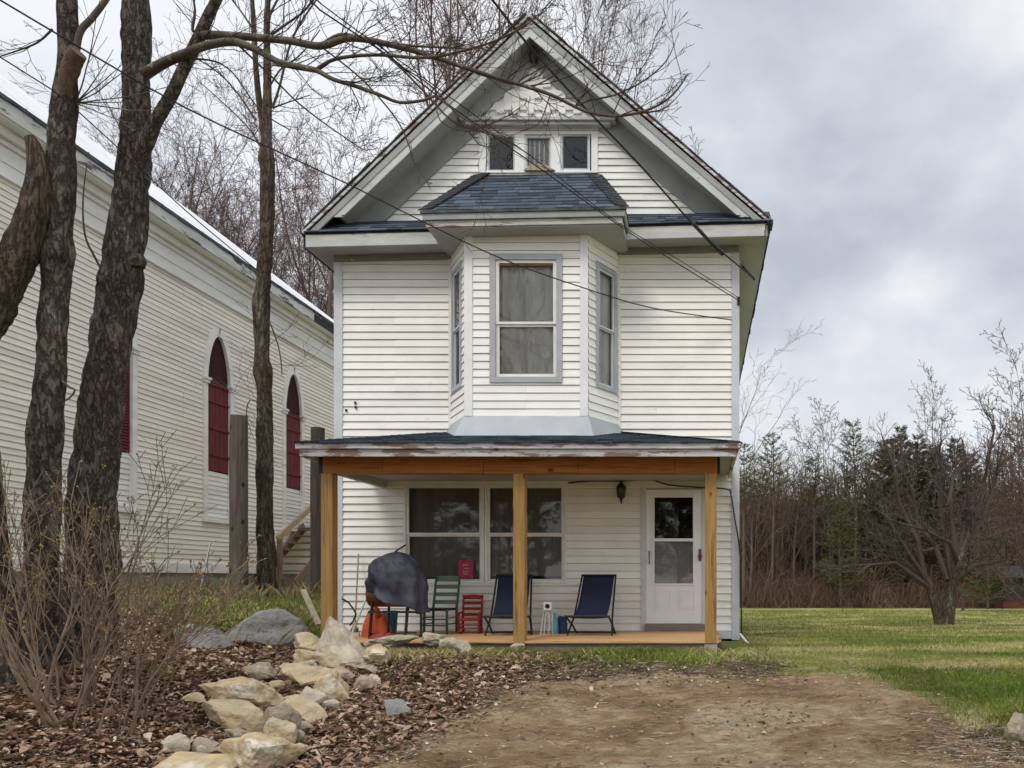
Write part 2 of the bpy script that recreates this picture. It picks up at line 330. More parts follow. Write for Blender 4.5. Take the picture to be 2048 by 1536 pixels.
M['wood_far'] = mat('wood_far', (1,1,1), (.7,.7,.7), .5, .95, toneramp=[(.070,.042,.027), (.13,.081,.054), (.18,.117,.080), (.28,.205,.155)])
M['brush'] = mat('brush', (1,1,1), (.7,.7,.7), .4, .95, toneramp=[(.080,.045,.030), (.14,.084,.055), (.21,.145,.10)])
M['trunk_far'] = mat('trunk_far', (.095,.073,.058), (.14,.112,.092), 3, .95, .4, 8, (1,1,.3))
M['needles'] = mat('needles', (1,1,1), (.75,.75,.75), 1, .7, toneramp=[(.055,.060,.018), (.095,.102,.028), (.155,.155,.048)])
M['needles_brown'] = mat('needles_brown', (1,1,1), (.75,.75,.75), 1, .8, toneramp=[(.085,.058,.034), (.13,.092,.052), (.13,.115,.055)])
M['stem'] = mat('stem', (.23,.165,.115), (.125,.085,.060), 7, .85)
M['bud'] = mat('bud', (1,1,1), (.8,.8,.8), 5, .7, toneramp=[(.16,.095,.05), (.28,.18,.06), (.32,.26,.09)])
M['rock'] = mat('rock', (.52,.43,.28), (.29,.235,.16), 5, .9, .9, 26, c3=(.56,.43,.23), c3scale=2.5, c3lo=.5, c3hi=.68)
M['rock_yellow'] = mat('rock_yellow', (.54,.42,.24), (.31,.24,.15), 5, .9, .9, 26, c3=(.68,.63,.5), c3scale=3, c3lo=.5, c3hi=.65)
M['rock_pale'] = mat('rock_pale', (.54,.48,.36), (.33,.285,.21), 5, .9, .9, 26, c3=(.33,.31,.26), c3scale=4, c3lo=.56, c3hi=.66)
M['rock_grey'] = mat('rock_grey', (.25,.245,.235), (.17,.165,.155), 5, .9, .9, 26, c3=(.09,.09,.085), c3scale=5, c3lo=.6, c3hi=.68)
M['rock_tan'] = mat('rock_tan', (.38,.315,.22), (.25,.205,.15), 5, .9, .9, 26, c3=(.45,.42,.36), c3scale=4, c3lo=.58, c3hi=.66)
M['grass'] = mat('grass', (1,1,1), (.6,.62,.55), .8, .6, toneramp=[(.100,.132,.022), (.155,.200,.034), (.27,.275,.068), (.56,.45,.25)], c3=(.85,1.0,.6), c3scale=1.3, c3lo=.5, c3hi=.6)
M['dry_grass'] = mat('dry_grass', (1,1,1), (.8,.8,.8), 3, .8, toneramp=[(.22,.16,.09), (.34,.27,.15), (.15,.14,.05)])
M['leaf'] = mat('leaf', (1,1,1), (.7,.7,.7), 9, .75, toneramp=[(.10,.056,.034), (.21,.120,.075), (.35,.215,.140), (.50,.35,.245), (.70,.58,.45)])
M['twig_litter'] = mat('twig_litter', (1,1,1), (.8,.8,.8), 9, .85, toneramp=[(.09,.065,.04), (.28,.22,.15), (.50,.42,.30)])
M['concrete'] = mat('concrete', (.40,.36,.30), (.28,.25,.21), 5, .9, .4)
M['shed'] = mat('shed', (.030,.026,.025), (.05,.04,.035), 3, .8)
M['brick_red'] = mat('brick_red', (.15,.05,.035), (.10,.035,.025), 6, .85)
# ground: three surfaces (turf, trodden dirt, leaf-covered soil) mixed by where they lie
def ground_mat():
    m = bpy.data.materials.new('ground'); m.use_nodes = True; t = m.node_tree; n = t.nodes; l = t.links; b = n['Principled BSDF']
    b.inputs['Roughness'].default_value = .95; b.inputs['Specular IOR Level'].default_value = .1
    g = n.new('ShaderNodeNewGeometry')
    def noi(sc, det=8, st=(1,1,1), rough=.6, dist=0):
        mp = n.new('ShaderNodeMapping'); mp.inputs['Scale'].default_value = st; l.new(g.outputs['Position'], mp.inputs[0])
        q = n.new('ShaderNodeTexNoise'); q.inputs['Scale'].default_value = sc; q.inputs['Detail'].default_value = det; q.inputs['Roughness'].default_value = rough; q.inputs['Distortion'].default_value = dist
        l.new(mp.outputs[0], q.inputs['Vector']); return q.outputs[0]
    def ramp(f, els):
        r = n.new('ShaderNodeValToRGB'); l.new(f, r.inputs[0]); e_ = r.color_ramp.elements
        e_[0].position, e_[0].color = els[0][0], (*els[0][1], 1); e_[1].position, e_[1].color = els[-1][0], (*els[-1][1], 1)
        for p_, c_ in els[1:-1]: q = e_.new(p_); q.color = (*c_, 1)
        return r.outputs[0]
    def mix(f, a, c, mode='MIX'):
        x = n.new('ShaderNodeMix'); x.data_type = 'RGBA'; x.blend_type = mode
        if isinstance(f, float): x.inputs[0].default_value = f
        else: l.new(f, x.inputs[0])
        l.new(a, x.inputs[6]); l.new(c, x.inputs[7]); return x.outputs[2]
    turf = ramp(noi(.42, 8, (.7,1.9,1), .62), [(.30, (.095,.135,.020)), (.43, (.145,.190,.032)), (.51, (.26,.255,.075)), (.60, (.46,.38,.19))])
    turf = mix(.6, turf, ramp(noi(14, 6), [(.35, (.45,.45,.45)), (.65, (1.25,1.25,1.25))]), 'MULTIPLY')
    dirt = ramp(noi(.75, 11, (1.0,1.5,1), .68, .8), [(.32, (.17,.108,.060)), (.44, (.30,.20,.112)), (.54, (.40,.29,.175)), (.66, (.50,.41,.28))])
    dirt = mix(.75, dirt, ramp(noi(7, 10, (.75,1.5,1), .78, 1.0), [(.34, (.36,.32,.29)), (.5, (.95,.95,.95)), (.66, (1.45,1.42,1.36))]), 'MULTIPLY')
    soil = ramp(noi(3, 10, (1,1.2,1), .7), [(.35, (.06,.04,.028)), (.5, (.12,.08,.056)), (.68, (.20,.14,.10))])
    at = n.new('ShaderNodeAttribute'); at.attribute_name = 'kindmask'
    sp = n.new('ShaderNodeSeparateColor'); l.new(at.outputs['Color'], sp.inputs[0])
    edge = noi(2.6, 10, (1,1,1), .75)
    def thr(s_):
        a = n.new('ShaderNodeMath'); a.operation = 'ADD'; l.new(s_, a.inputs[0]); l.new(edge, a.inputs[1])
        r = n.new('ShaderNodeMapRange'); r.inputs[1].default_value = .94; r.inputs[2].default_value = 1.06; l.new(a.outputs[0], r.inputs[0]); return r.outputs[0]
    c = mix(thr(sp.outputs[1]), turf, soil); c = mix(thr(sp.outputs[0]), c, dirt)
    l.new(c, b.inputs['Base Color'])
    bm = n.new('ShaderNodeBump'); bm.inputs['Strength'].default_value = 1.0; bm.inputs['Distance'].default_value = .09
    l.new(noi(5, 12, (.7,1.6,1), .78, 1.0), bm.inputs['Height']); l.new(bm.outputs[0], b.inputs['Normal'])
    return m
M['ground'] = ground_mat()

# ------------------------------------------------------------------ ground
def drive_mask(x, y):
    lx = -2.75+(y-6.3)*.42 if y > 6.3 else -2.75
    rx = 2.5-(y-7)*.25
    rx += .28*noise.noise((y*1.4, 3, x*.3))+.12*noise.noise((y*5, 1, x)); a = sm(lx-.6, lx+.6, x)*(1-sm(rx-.5, rx+.5, x))
    return a*(1-sm(8.1, 8.9, y+.35*noise.noise((x*1.1, 5, 0))+.12*noise.noise((x*4, 2, y*2))))
def soil_mask(x, y):
    lx = -2.75+(y-6.3)*.42
    a = 1-sm(lx-.2, lx+.8, x)
    a *= 1-sm(10.1, 10.9, y) if x < -5.2 else 1-sm(9.0, 9.7, y)
    b = .75*sm(8.0, 8.5, y)*(1-sm(8.7, 9.3, y))*(1-sm(.6, 1.6, x))
    c = .95*sm(1.7, 2.3, x)*(1-sm(3.2, 4.1, x+.5*noise.noise((x*2, y*2, 5))))*(1-sm(6.5, 7.4, y+.5*noise.noise((x*2, y*2, 8))))
    d = .8*sm(9.5, 9.9, y)*(1-sm(11.5, 11.7, y))*sm(-5.8, -5.3, x)*(1-sm(.2, .5, x))
    return max(a, b, c, d)
def build_ground():
    xs = np.concatenate([np.arange(-400, -40, 30), np.arange(-40, -10, 2), np.arange(-10, -3.2, .1), np.arange(-3.2, 3.6, .045), np.arange(3.6, 6, .1), np.arange(6, 16, .4), np.arange(16, 60, 3), np.arange(60, 440, 30)])
    ys = np.concatenate([np.arange(-60, 2, 4), np.arange(2, 5.4, .1), np.arange(5.4, 9.4, .045), np.arange(9.4, 14, .1), np.arange(14, 26, .5), np.arange(26, 80, 3), np.arange(80, 900, 60)])
    nx, ny = len(xs), len(ys); V = []; K = []
    for y in ys:
        for x in xs:
            z = h(x, y); V.append((x, y, z)); K.append((drive_mask(x, y), soil_mask(x, y), 0, 1))
    groups = {'lawn': [], 'driveway': [], 'leaf_strewn_soil': []}
    for j in range(ny-1):
        for i in range(nx-1):
            a = j*nx+i; f = (a, a+1, a+nx+1, a+nx); k = K[a]
            g = 'driveway' if k[0] > .5 else 'leaf_strewn_soil' if k[1] > .5 else 'lawn'
            groups[g].append(f)
    for g, fs in groups.items():
        used = {}; vv = []; kk = []; ff = []
        for f in fs:
            q = []
            for i in f:
                if i not in used: used[i] = len(vv); vv.append(V[i]); kk.append(K[i])
                q.append(used[i])
            ff.append(q)
        me = bpy.data.meshes.new(g); me.from_pydata(vv, [], ff)
        ca = me.color_attributes.new('kindmask', 'FLOAT_COLOR', 'POINT'); ca.data.foreach_set('color', [c for k in kk for c in k])
        me.materials.append(M['ground']); me.polygons.foreach_set('use_smooth', [True]*len(ff))
        o = bpy.data.objects.new(g, me); COL.objects.link(o); o['kind'] = 'structure'
build_ground()

# ------------------------------------------------------------------ siding and shingles
rs = random.Random(5)
def siding(mb, o, u, nrm, span, z0, z1, e, thick, ops=(), top=None):
    """o origin, u unit along wall, nrm outward; span(z)->(ua,ub); ops: (u0,u1,z0,z1)"""
    o = Vector(o); u = Vector(u); nrm = Vector(nrm); k = 0; zc = z0
    while zc < z1-1e-4:
        zt = min(zc+e, z1); t_ = rs.random(); off = rs.uniform(-.0012, .0012); sm0 = rs.uniform(0, 3.6)
        br = sorted({zc, zt}|{q for op in ops for q in op[2:4] if zc < q < zt})
        for a, b in zip(br, br[1:]):
            ua, ub = span(zc); iv = [(ua, ub)]
            for (p, q, r, s_) in ops:
                if r < (a+b)/2 < s_:
                    nv = []
                    for (c, d) in iv:
                        if q <= c or p >= d: nv.append((c, d)); continue
                        if p > c: nv.append((c, p))
                        if q < d: nv.append((q, d))
                    iv = nv
            oa = thick*(1-(a-zc)/e)+off; ob = thick*(1-(b-zc)/e)+off
            for (c, d) in iv:
                if d-c < .004: continue
                m = max(1, int((d-c)/.6))
                for i in range(m):
                    c0 = c+(d-c)*i/m; c1 = c+(d-c)*(i+1)/m; q_ = int((c0+50+sm0)/3.6) % 2; t_ = (t_*.0+((k*.377+int((c0+50+sm0)/3.6)*.61) % 1))
                    w = lambda uu, zz_, oo: o+u*uu+nrm*(oo+.0025*q_+.0022*noise.noise((uu*1.7+o.x, zz_*2.3, k*.7)))+Vector((0,0,zz_-o.z))
                    if b == zt and b-a > .03:      # shadow groove where the next board laps over
                        g_ = .0055; v = [w(c0, a, oa), w(c1, a, oa), w(c1, b-g_, ob), w(c0, b-g_, ob), w(c1, b-g_, ob-.014), w(c0, b-g_, ob-.014), w(c1, b, ob-.014), w(c0, b, ob-.014)]
                        mb.add(v, [(0,1,2,3), (3,2,4,5), (5,4,6,7)], t_)
                    else: mb.add([w(c0, a, oa), w(c1, a, oa), w(c1, b, ob), w(c0, b, ob)], [(0,1,2,3)], t_)
                    if a == zc: mb.add([w(c0, a, oa), w(c1, a, oa), w(c1, a, -.016), w(c0, a, -.016)], [(0,3,2,1)], t_)
        zc = zt; k += 1
def shingles(mb, p0, u, s, span, L, course=.135, tab=.22):
    """p0 = eave origin, u along the eave, s up the slope (unit), span(d)->(ua,ub) at slope distance d"""
    p0 = Vector(p0); u = Vector(u); s = Vector(s); nrm = u.cross(s).normalized()
    if nrm.z < 0: nrm = -nrm
    d = 0; r = 0
    while d < L-.01:
        ua, ub = span(d); d1 = min(d+course*1.25, L); x = ua-rs.random()*tab
        while x < ub:
            w = tab*rs.choice([.6, .8, 1, 1.3]); a = max(x, ua); b = min(x+w-.004, ub); x += w
            if b-a < .01: continue
            lift = .009+rs.random()*.005
            e0 = p0+s*(d+rs.uniform(-.006, .006)); e1 = p0+s*d1
            v = [e0+u*a+nrm*lift, e0+u*b+nrm*lift, e1+u*b+nrm*.001, e1+u*a+nrm*.001, e0+u*a-nrm*.003, e0+u*b-nrm*.003]
            mb.add(v, [(0,1,2,3), (4,5,1,0), (0,3,4), (1,5,2)], rs.random())
        d += course; r += 1

# ------------------------------------------------------------------ the house
WY = 11.6                       # front wall plane
XL, XR = -5.646, .603
XC = -2.54
house = thing('house', 'tall narrow white clapboard house with steep front gable, bay window and wooden front porch', 'house', (XC, WY, .6))
S = 129.31
def hx(px): return (px-VX)/S
def hz_(py): return EYE+(VY-py)/S
ZB = hz_(1276)
# first floor openings
OPS1 = [(hx(812), hx(1130), hz_(1162), hz_(970)), (hx(1286), hx(1412), hz_(1262), hz_(968))]
BXL, BXR = hx(902), hx(1238)
ZW = 6.74
mb = MB()
fo = (0, -1, 0)
siding(mb, (0, WY, 0), (1,0,0), fo, lambda z: (XL+.05, XR-.05), ZB, ZB+.1155*29, .1155, .024, OPS1)
siding(mb, (0, WY, 0), (1,0,0), fo, lambda z: (XL+.05, BXL+.02), ZB+.1155*29, ZW, .1155, .017)
siding(mb, (0, WY, 0), (1,0,0), fo, lambda z: (BXR-.02, XR-.05), ZB+.1155*29, ZW+.08, .1155, .017)
# side walls
DEP = 22.6
siding(mb, (XR-.03, WY, 0), (0,1,0), (1,0,0), lambda z: (.03, DEP-WY), ZB, 6.8, .1155, .016)
siding(mb, (XL+.03, WY, 0), (0,1,0), (-1,0,0), lambda z: (.03, DEP-WY), ZB, 6.8, .1155, .016)
wall = mb.build('wall', M['siding'], house)
mb = MB()
# back wall and dark inner shell so that nothing shows through
mb.box(XL+.05, XR-.05, DEP-.12, DEP, ZB, 6.8)
mb.prism([(XL+.1, DEP-.1, 6.8), (XR-.1, DEP-.1, 6.8), (XC, DEP-.1, 9.9)], (0,.08,0))
mb.build('rear_wall', M['siding'], house)
# roof geometry
YF = 11.18                      # rake front
def rp(px, py): return P3(px, py, YF)
AP = rp(1058, 26); TL = rp(604, 463); TR = rp(1540, 440)
slL = (AP.z-TL.z)/(AP.x-TL.x); slR = (AP.z-TR.z)/(TR.x-AP.x)
def roofz(x): return AP.z-(AP.x-x)*slL if x < AP.x else AP.z-(x-AP.x)*slR
# gable wall: old clapboards, wide exposure
GZ0 = 7.1
gop = [(hx(962), hx(1194), hz_(347), hz_(256))]
mb = MB()
siding(mb, (0, WY, 0), (1,0,0), fo, lambda z: (AP.x-(AP.z-.12-z)/slL, AP.x+(AP.z-.12-z)/slR), GZ0-.1, AP.z-.3, .108, .020, gop)
mb.build('gable_wall', M['old_siding'], house)
# roof slabs
mb = MB(); th = .07
for T, sg in ((TL, -1), (TR, 1)):
    n_ = Vector((sg*abs(AP.z-T.z), 0, abs(T.x-AP.x))).normalized()
    mb.prism([AP, T, T-n_*th, AP-Vector((0,0,th*1.4))], (0, DEP+.3-YF, 0))
mb.build('roof', M['dark_shingle'], house)
# ragged shingle edges along rakes and right eave
mb = MB()
for T in (TL, TR):
    d = (T-AP); L = d.length; d.normalize(); n_ = Vector((-d.z, 0, d.x));
    if n_.z < 0: n_ = -n_
    a = .05
    while a < L-.1:
        w = rs.uniform(.10, .2); p = AP+d*a; q = AP+d*min(a+w, L)
        lift = rs.uniform(.002, .012); yy = YF-.028-rs.uniform(0, .02)
        mb.prism([Vector((p.x, yy, p.z))+n_*.002, Vector((q.x, yy, q.z))+n_*.002, Vector((q.x, yy, q.z))+n_*(.010+lift), Vector((p.x, yy, p.z))+n_*(.014+lift)], (0, .25, 0), rs.random())
        a += w
y = YF
while y < DEP:
    w = rs.uniform(.2, .34); mb.box(TR.x-.12, TR.x+.02+rs.uniform(0,.03), y, y+w-.01, TR.z-.03-rs.uniform(0,.02), TR.z+.012)
    mb.box(TL.x-.02-rs.uniform(0,.03), TL.x+.12, y, y+w-.01, TL.z-.03-rs.uniform(0,.02), TL.z+.012); y += w
mb.build('shingle_edge', M['roof_edge'], house)
# rake boards: outer fascia, moulding, soffit, frieze board on the wall
def rake(name, off0, off1, y0, y1, m, x_end=True, parent=house, clipz=None):
    mb = MB()
    for T, sl in ((TL, slL), (TR, slR)):
        d = (T-AP).normalized(); n_ = Vector((d.z, 0, -d.x))
        if n_.z > 0: n_ = -n_
        k = 1/abs(n_.z)            # vertical drop of an offset
        a0 = Vector((AP.x, 0, AP.z-off0*k)); a1 = Vector((AP.x, 0, AP.z-off1*k))
        t0 = Vector((T.x, 0, T.z))+n_*off0; t1 = Vector((T.x, 0, T.z))+n_*off1
        if clipz is not None:
            f0 = (clipz-a0.z)/d.z; t0 = a0+d*f0; f1 = (clipz-a1.z)/d.z; t1 = a1+d*f1
        mb.prism([Vector((p.x, y0, p.z)) for p in (a0, t0, t1, a1)], (0, y1-y0, 0))
    return mb.build(name, m, parent)
rake('rake_board', .045, .155, YF, YF+.03, M['rake'])
rake('rake_board', .155, .255, YF+.012, YF+.035, M['rake_white'], clipz=6.98)
rake('rake_moulding', .012, .047, YF-.022, YF+.03, M['peel'])
rake('rake_moulding', .232, .268, YF-.012, YF+.012, M['rake_white'], clipz=7.0)
rake('rake_soffit', .185, .215, YF+.035, WY+.02, M['soffit'], clipz=7.0)
rake('frieze_board', .215, .50, WY-.045, WY-.018, M['rake'], clipz=7.06)
# side eaves: fascia + soffit on both sides
for T, wx, sg in ((TL, XL, -1), (TR, XR, 1)):
    z = T.z; mb = MB()
    mb.prism([(T.x-sg*.03, YF+.04, z-.06), (wx, YF+.04, z-.02), (wx, YF+.04, z-.10), (T.x-sg*.03, YF+.04, z-.22)], (0, DEP-YF, 0))
    mb.build('eave_soffit', M['soffit'], house)
for T, sg in ((TL, -1), (TR, 1)):
    mb = MB(); mb.box(*sorted((T.x-sg*.03, T.x-sg*.005)), YF+.035, DEP+.2, T.z-.23, T.z-.035)
    mb.build('eave_fascia', M['dark_shingle'], house)
# pent roof across the front
PF = 11.15
def pz(x): return hz_(0)*0+(TL.z+(TR.z-TL.z)*(x-TL.x)/(TR.x-TL.x))
xa, xb = TL.x+.05, TR.x-.06
zf = lambda x: pz(x)-.035
mb = MB()
top = .36
for a, b in ((xa, xb),):
    v = [(a, PF, zf(a)), (b, PF, zf(b)), (b, WY+.03, zf(b)+top), (a, WY+.03, zf(a)+top), (a, PF, zf(a)-.03), (b, PF, zf(b)-.03), (b, WY+.03, zf(b)+top-.03), (a, WY+.03, zf(a)+top-.03)]
    mb.add(v, [(0,1,2,3), (7,6,5,4), (0,4,5,1), (1,5,6,2), (3,2,6,7), (0,3,7,4)])
mb.build('pent_roof', M['dark_shingle'], house)
mb = MB()
u_ = Vector((xb-xa, 0, zf(xb)-zf(xa))).normalized(); s_ = Vector((0, WY-PF, top)).normalized()
shingles(mb, (xa, PF-.03, zf(xa)-.005), u_, s_, lambda d: (0, 6.95), .55, .125)
mb.build('pent_shingles', M['shingle'], house)
mb = MB()
def slant(mb, x0, x1, y0, y1, dz0, dz1, tone=.5):
    mb.prism([(x0, y0, zf(x0)+dz0), (x0, y0, zf(x0)+dz1), (x0, y1, zf(x0)+dz1), (x0, y1, zf(x0)+dz0)], (x1-x0, 0, zf(x1)-zf(x0)), tone)
slant(mb, xa+.02, xb-.02, PF+.0, PF+.03, -.125, -.034)
mb.build('pent_fascia', M['peel_light'], house)
mb = MB(); slant(mb, xa+.03, xb-.03, PF-.012, PF+.02, -.215, -.127); mb.build('pent_moulding', M['rake_white'], house)
mb = MB(); slant(mb, xa+.04, xb-.04, PF+.02, WY+.0, -.165, -.145); mb.build('pent_soffit', M['soffit'], house)
for q0_, q1_ in ((XL, BXL+.05), (BXR-.05, XR)):
    mb = MB(); slant(mb, q0_, q1_, WY-.05, WY-.018, -.26, -.16); mb.build('frieze_board', M['frieze'], house)
# corner boards
mb = MB(); mb.box(XL-.005, XL+.13, WY-.028, WY+.1, ZB-.01, zf(XL)-.262); mb.build('corner_board', M['trim_grey'], house, bevel=.004)
mb = MB(); mb.box(XR-.115, XR+.005, WY-.028, WY+.1, ZB-.03, zf(XR)-.262); mb.build('corner_board', M['trim_grey'], house, bevel=.004)
mb = MB(); mb.box(XL+.1, XR-.1, WY+.01, WY+.2, .2, ZB+.01); mb.box(XR-.25, XR-.05, WY+.01, DEP-.1, .2, ZB+.01); mb.box(XL+.05, XL+.25, WY+.01, DEP-.1, .2, ZB+.01); mb.build('foundation', M['foundation'], house)
mb = MB(); mb.box(hx(1433), XR-.12, WY-.03, WY-.004, ZB-.01, ZB+.10); mb.build('base_board', M['trim_grey'], house)

for px_, py_ in ((712, 806), (713, 815), (694, 821)): MB().box(hx(px_)-.012, hx(px_)+.012, WY-.04, WY-.012, hz_(py_)-.02, hz_(py_)+.015).build('cable_staple', M['black'], house)
# gable peak panel with square-cut shingles
PD = WY-.12
zb_ = Z(238, PD)
def peak_span(z, m=.50):
    return AP.x-(AP.z-m*1.0-z)/slL+.0, AP.x+(AP.z-m*1.0-z)/slR
mb = MB()
a, b = peak_span(zb_, .36)
tz = AP.z-.36
mb.prism([(a, PD, zb_), (b, PD, zb_), (AP.x, PD, tz)], (0, .10, 0))
mb.build('peak_panel', M['trim_white'], house)
mb = MB(); row = 0; z = zb_+.07
inner = .62
while True:
    a, b = peak_span(z, inner+.05)
    if b-a < .25: break
    x = a+(.055 if row % 2 else 0)
    while x < b-.1:
        k = int((x-a)/.115+.5); dz = .0 if (k+row) % 2 else .055
        aa, bb = peak_span(z+.12, inner+.02)
        x1 = x+.112
        if x > aa-.12 and x1 < bb+.12:
            mb.box(x, x1+.003, PD-.030-.002*(k % 3), PD-.002, z+dz, z+.172, rs.random())
        x += .118
    z += .175; row += 1
mb.build('peak_shingles', M['old_siding'], house)
# grey boards that frame the peak
mb = MB()
for sg, sl in ((-1, slL), (1, slR)):
    o0, o1 = .30, .62
    zt0, zt1 = AP.z-o0, AP.z-o1
    mb.prism([(AP.x, PD-.035, zt0), (AP.x+sg*(zt0-zb_)/sl, PD-.035, zb_), (AP.x+sg*(zt1-zb_)/sl, PD-.035, zb_), (AP.x, PD-.035, zt1)], (0, .032, 0))
mb.build('peak_frame', M['rake'], house)
mb = MB(); a, b = peak_span(zb_, .30)
mb.box(a+.02, b-.02, PD-.07, WY-.01, zb_-.05, zb_-.003)
mb.box(a+.10, b-.10, PD-.03, WY-.02, zb_-.10, zb_-.052)
mb.build('peak_sill', M['rake_white'], house, bevel=.004)
mb = MB(); mb.lathe((AP.x+.03, YF+.18, AP.z-.55), [(.015, .17), (.05, .12), (.075, .04), (.06, -.04), (.02, -.07)], 12); mb.tube([(AP.x+.03, YF+.12, AP.z-.60), (AP.x+.05, YF+.05, AP.z-.68), (AP.x+.08, YF+.06, AP.z-.75)], .012, 6)
mb.build('gable_hook', M['black'], house)

# windows -----------------------------------------------------------
def frame_mb(o, u, nrm, a0, a1, z0, z1, w, out, inn, mb=None, wb=None, wt=None):
    """rectangular ring: butt-jointed boards, outer size a0..a1, z0..z1"""
    mb = mb or MB(); o = Vector(o); u = Vector(u); nrm = Vector(nrm); wb = w if wb is None else wb; wt = w if wt is None else wt
    def slab(p, q, r, s):
        v = [o+u*p+nrm*inn, o+u*q+nrm*inn, o+u*q+nrm*out, o+u*p+nrm*out]
        v = [Vector((t.x, t.y, r)) for t in v]+[Vector((t.x, t.y, s)) for t in v]
        mb.add(v, [(0,3,2,1),(4,5,6,7),(0,1,5,4),(1,2,6,5),(2,3,7,6),(3,0,4,7)])
    slab(a0, a0+w, z0, z1); slab(a1-w, a1, z0, z1); slab(a0+w, a1-w, z0, z0+wb); slab(a0+w, a1-w, z1-wt, z1)
    return mb
def rect_mb(o, u, nrm, a0, a1, z0, z1, out, th=.004, mb=None):
    mb = mb or MB(); o = Vector(o); u = Vector(u); nrm = Vector(nrm)
    v = [o+u*a0+nrm*(out-th), o+u*a1+nrm*(out-th), o+u*a1+nrm*out, o+u*a0+nrm*out]
    v = [Vector((t.x, t.y, z0)) for t in v]+[Vector((t.x, t.y, z1)) for t in v]
    mb.add(v, [(0,3,2,1),(4,5,6,7),(0,1,5,4),(1,2,6,5),(2,3,7,6),(3,0,4,7)])
    return mb
def pane_mb(o, u, nrm, a0, a1, z0, z1, out):
    o = Vector(o); u = Vector(u); nrm = Vector(nrm); p = o+u*a0+nrm*out; q = o+u*a1+nrm*out
    return MB().add([(p.x, p.y, z0), (q.x, q.y, z0), (q.x, q.y, z1), (p.x, p.y, z1)], [(0,1,2,3)])
def window(o, u, nrm, a0, a1, z0, z1, casing, cmat, smat, blind=None, bz=None, sash=.045, single=False, tube_out=.03, inner=None, root=house, zm=None):
    ob = frame_mb(o, u, nrm, a0, a1, z0, z1, casing, tube_out, -.05).build('window', cmat, root, bevel=.003)
    i0, i1, j0, j1 = a0+casing, a1-casing, z0+casing, z1-casing
    zm = (j0+j1)/2 if zm is None else zm
    if single:
        frame_mb(o, u, nrm, i0, i1, j0, j1, sash, .008, -.03).build('sash', smat, ob)
        pane_mb(o, u, nrm, i0+sash-.002, i1-sash+.002, j0+sash-.002, j1-sash+.002, -.012).build('pane', M['glass'], ob)
    else:
        frame_mb(o, u, nrm, i0, i1, zm-.004, j1, sash, .012, -.02, wb=sash*.7).build('sash', smat, ob)
        pane_mb(o, u, nrm, i0+sash-.002, i1-sash+.002, zm+sash*.7-.006, j1-sash+.002, -.004).build('pane', M['glass'], ob)
        frame_mb(o, u, nrm, i0, i1, j0, zm-.006, sash, -.008, -.04, wt=sash*.6).build('sash', smat, ob)
        pane_mb(o, u, nrm, i0+sash-.002, i1-sash+.002, j0+sash-.002, zm-.006-sash*.6+.002, -.024).build('pane', M['glass'], ob)
    if blind:
        b0, b1 = bz if bz else (j0, j1)
        m = MB(); oo = Vector(o); uu = Vector(u); nn_ = Vector(nrm); K = 40
        for i in range(K):
            c0 = i0+(i1-i0)*i/K; c1 = i0+(i1-i0)*(i+1)/K
            d0 = -.075-.012*sin(i*1.1)*(.5+.5*sin(i*.37)); d1 = -.075-.012*sin((i+1)*1.1)*(.5+.5*sin((i+1)*.37))
            p = oo+uu*c0+nn_*d0; q = oo+uu*c1+nn_*d1
            m.add([(p.x, p.y, b0), (q.x, q.y, b0), (q.x, q.y, b1), (p.x, p.y, b1)], [(0,1,2,3)])
        m.build('blind', blind, ob)
    # dark room behind
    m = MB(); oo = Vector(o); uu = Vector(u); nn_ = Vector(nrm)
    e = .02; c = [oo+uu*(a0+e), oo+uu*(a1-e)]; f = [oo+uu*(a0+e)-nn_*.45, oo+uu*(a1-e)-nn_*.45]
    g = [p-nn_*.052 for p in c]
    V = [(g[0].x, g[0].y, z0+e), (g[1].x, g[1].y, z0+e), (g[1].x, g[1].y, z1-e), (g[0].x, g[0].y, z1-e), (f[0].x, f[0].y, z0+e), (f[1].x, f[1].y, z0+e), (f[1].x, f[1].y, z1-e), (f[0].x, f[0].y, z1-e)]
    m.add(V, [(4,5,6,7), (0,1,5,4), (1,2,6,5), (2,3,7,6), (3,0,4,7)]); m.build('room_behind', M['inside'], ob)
    return ob
O = (0, WY, 0); U = (1,0,0); NR = (0,-1,0)
# gable trio in one white casing
mb = frame_mb(O, U, NR, hx(960), hx(1196), hz_(347), hz_(264), .10, .030, -.05, wb=.03, wt=.05)
for p0, p1 in ((1032, 1050), (1104, 1121)):
    rect_mb(O, U, NR, hx(p0), hx(p1), hz_(347)+.031, hz_(264)-.052, .028, .07, mb)
rect_mb(O, U, NR, hx(958), hx(1198), hz_(263), hz_(249), .035, .03, mb)
gc = mb.build('gable_casing', M['trim_white'], house)
for p0, p1, t, bt in ((974, 1032, 270, 345), (1050, 1104, 272, 337), (1121, 1180, 268, 342)):
    window(O, U, NR, hx(p0)+.002, hx(p1)-.002, hz_(bt), hz_(t), .018, M['trim_white'], M['window_trim'], M['blind_grey'] if p0 == 1050 else None, None, .022, True, .012)
mb = MB(); x_ = hx(1050)+.05
for i in range(5): mb.box(x_+i*.075, x_+i*.075+.022, WY+.058, WY+.062, hz_(337)+.03, hz_(272)-.04)
mb.build('striped_curtain', M['white_plastic'], house)
mb = MB(); mb.prism([(hx(1050), WY-.04, hz_(346)), (hx(1112), WY-.04, hz_(346)), (hx(1090), WY-.04, hz_(333)), (hx(1064), WY-.04, hz_(334))], (0, -.04, 0)); mb.build('loose_board', M['old_board'], house)
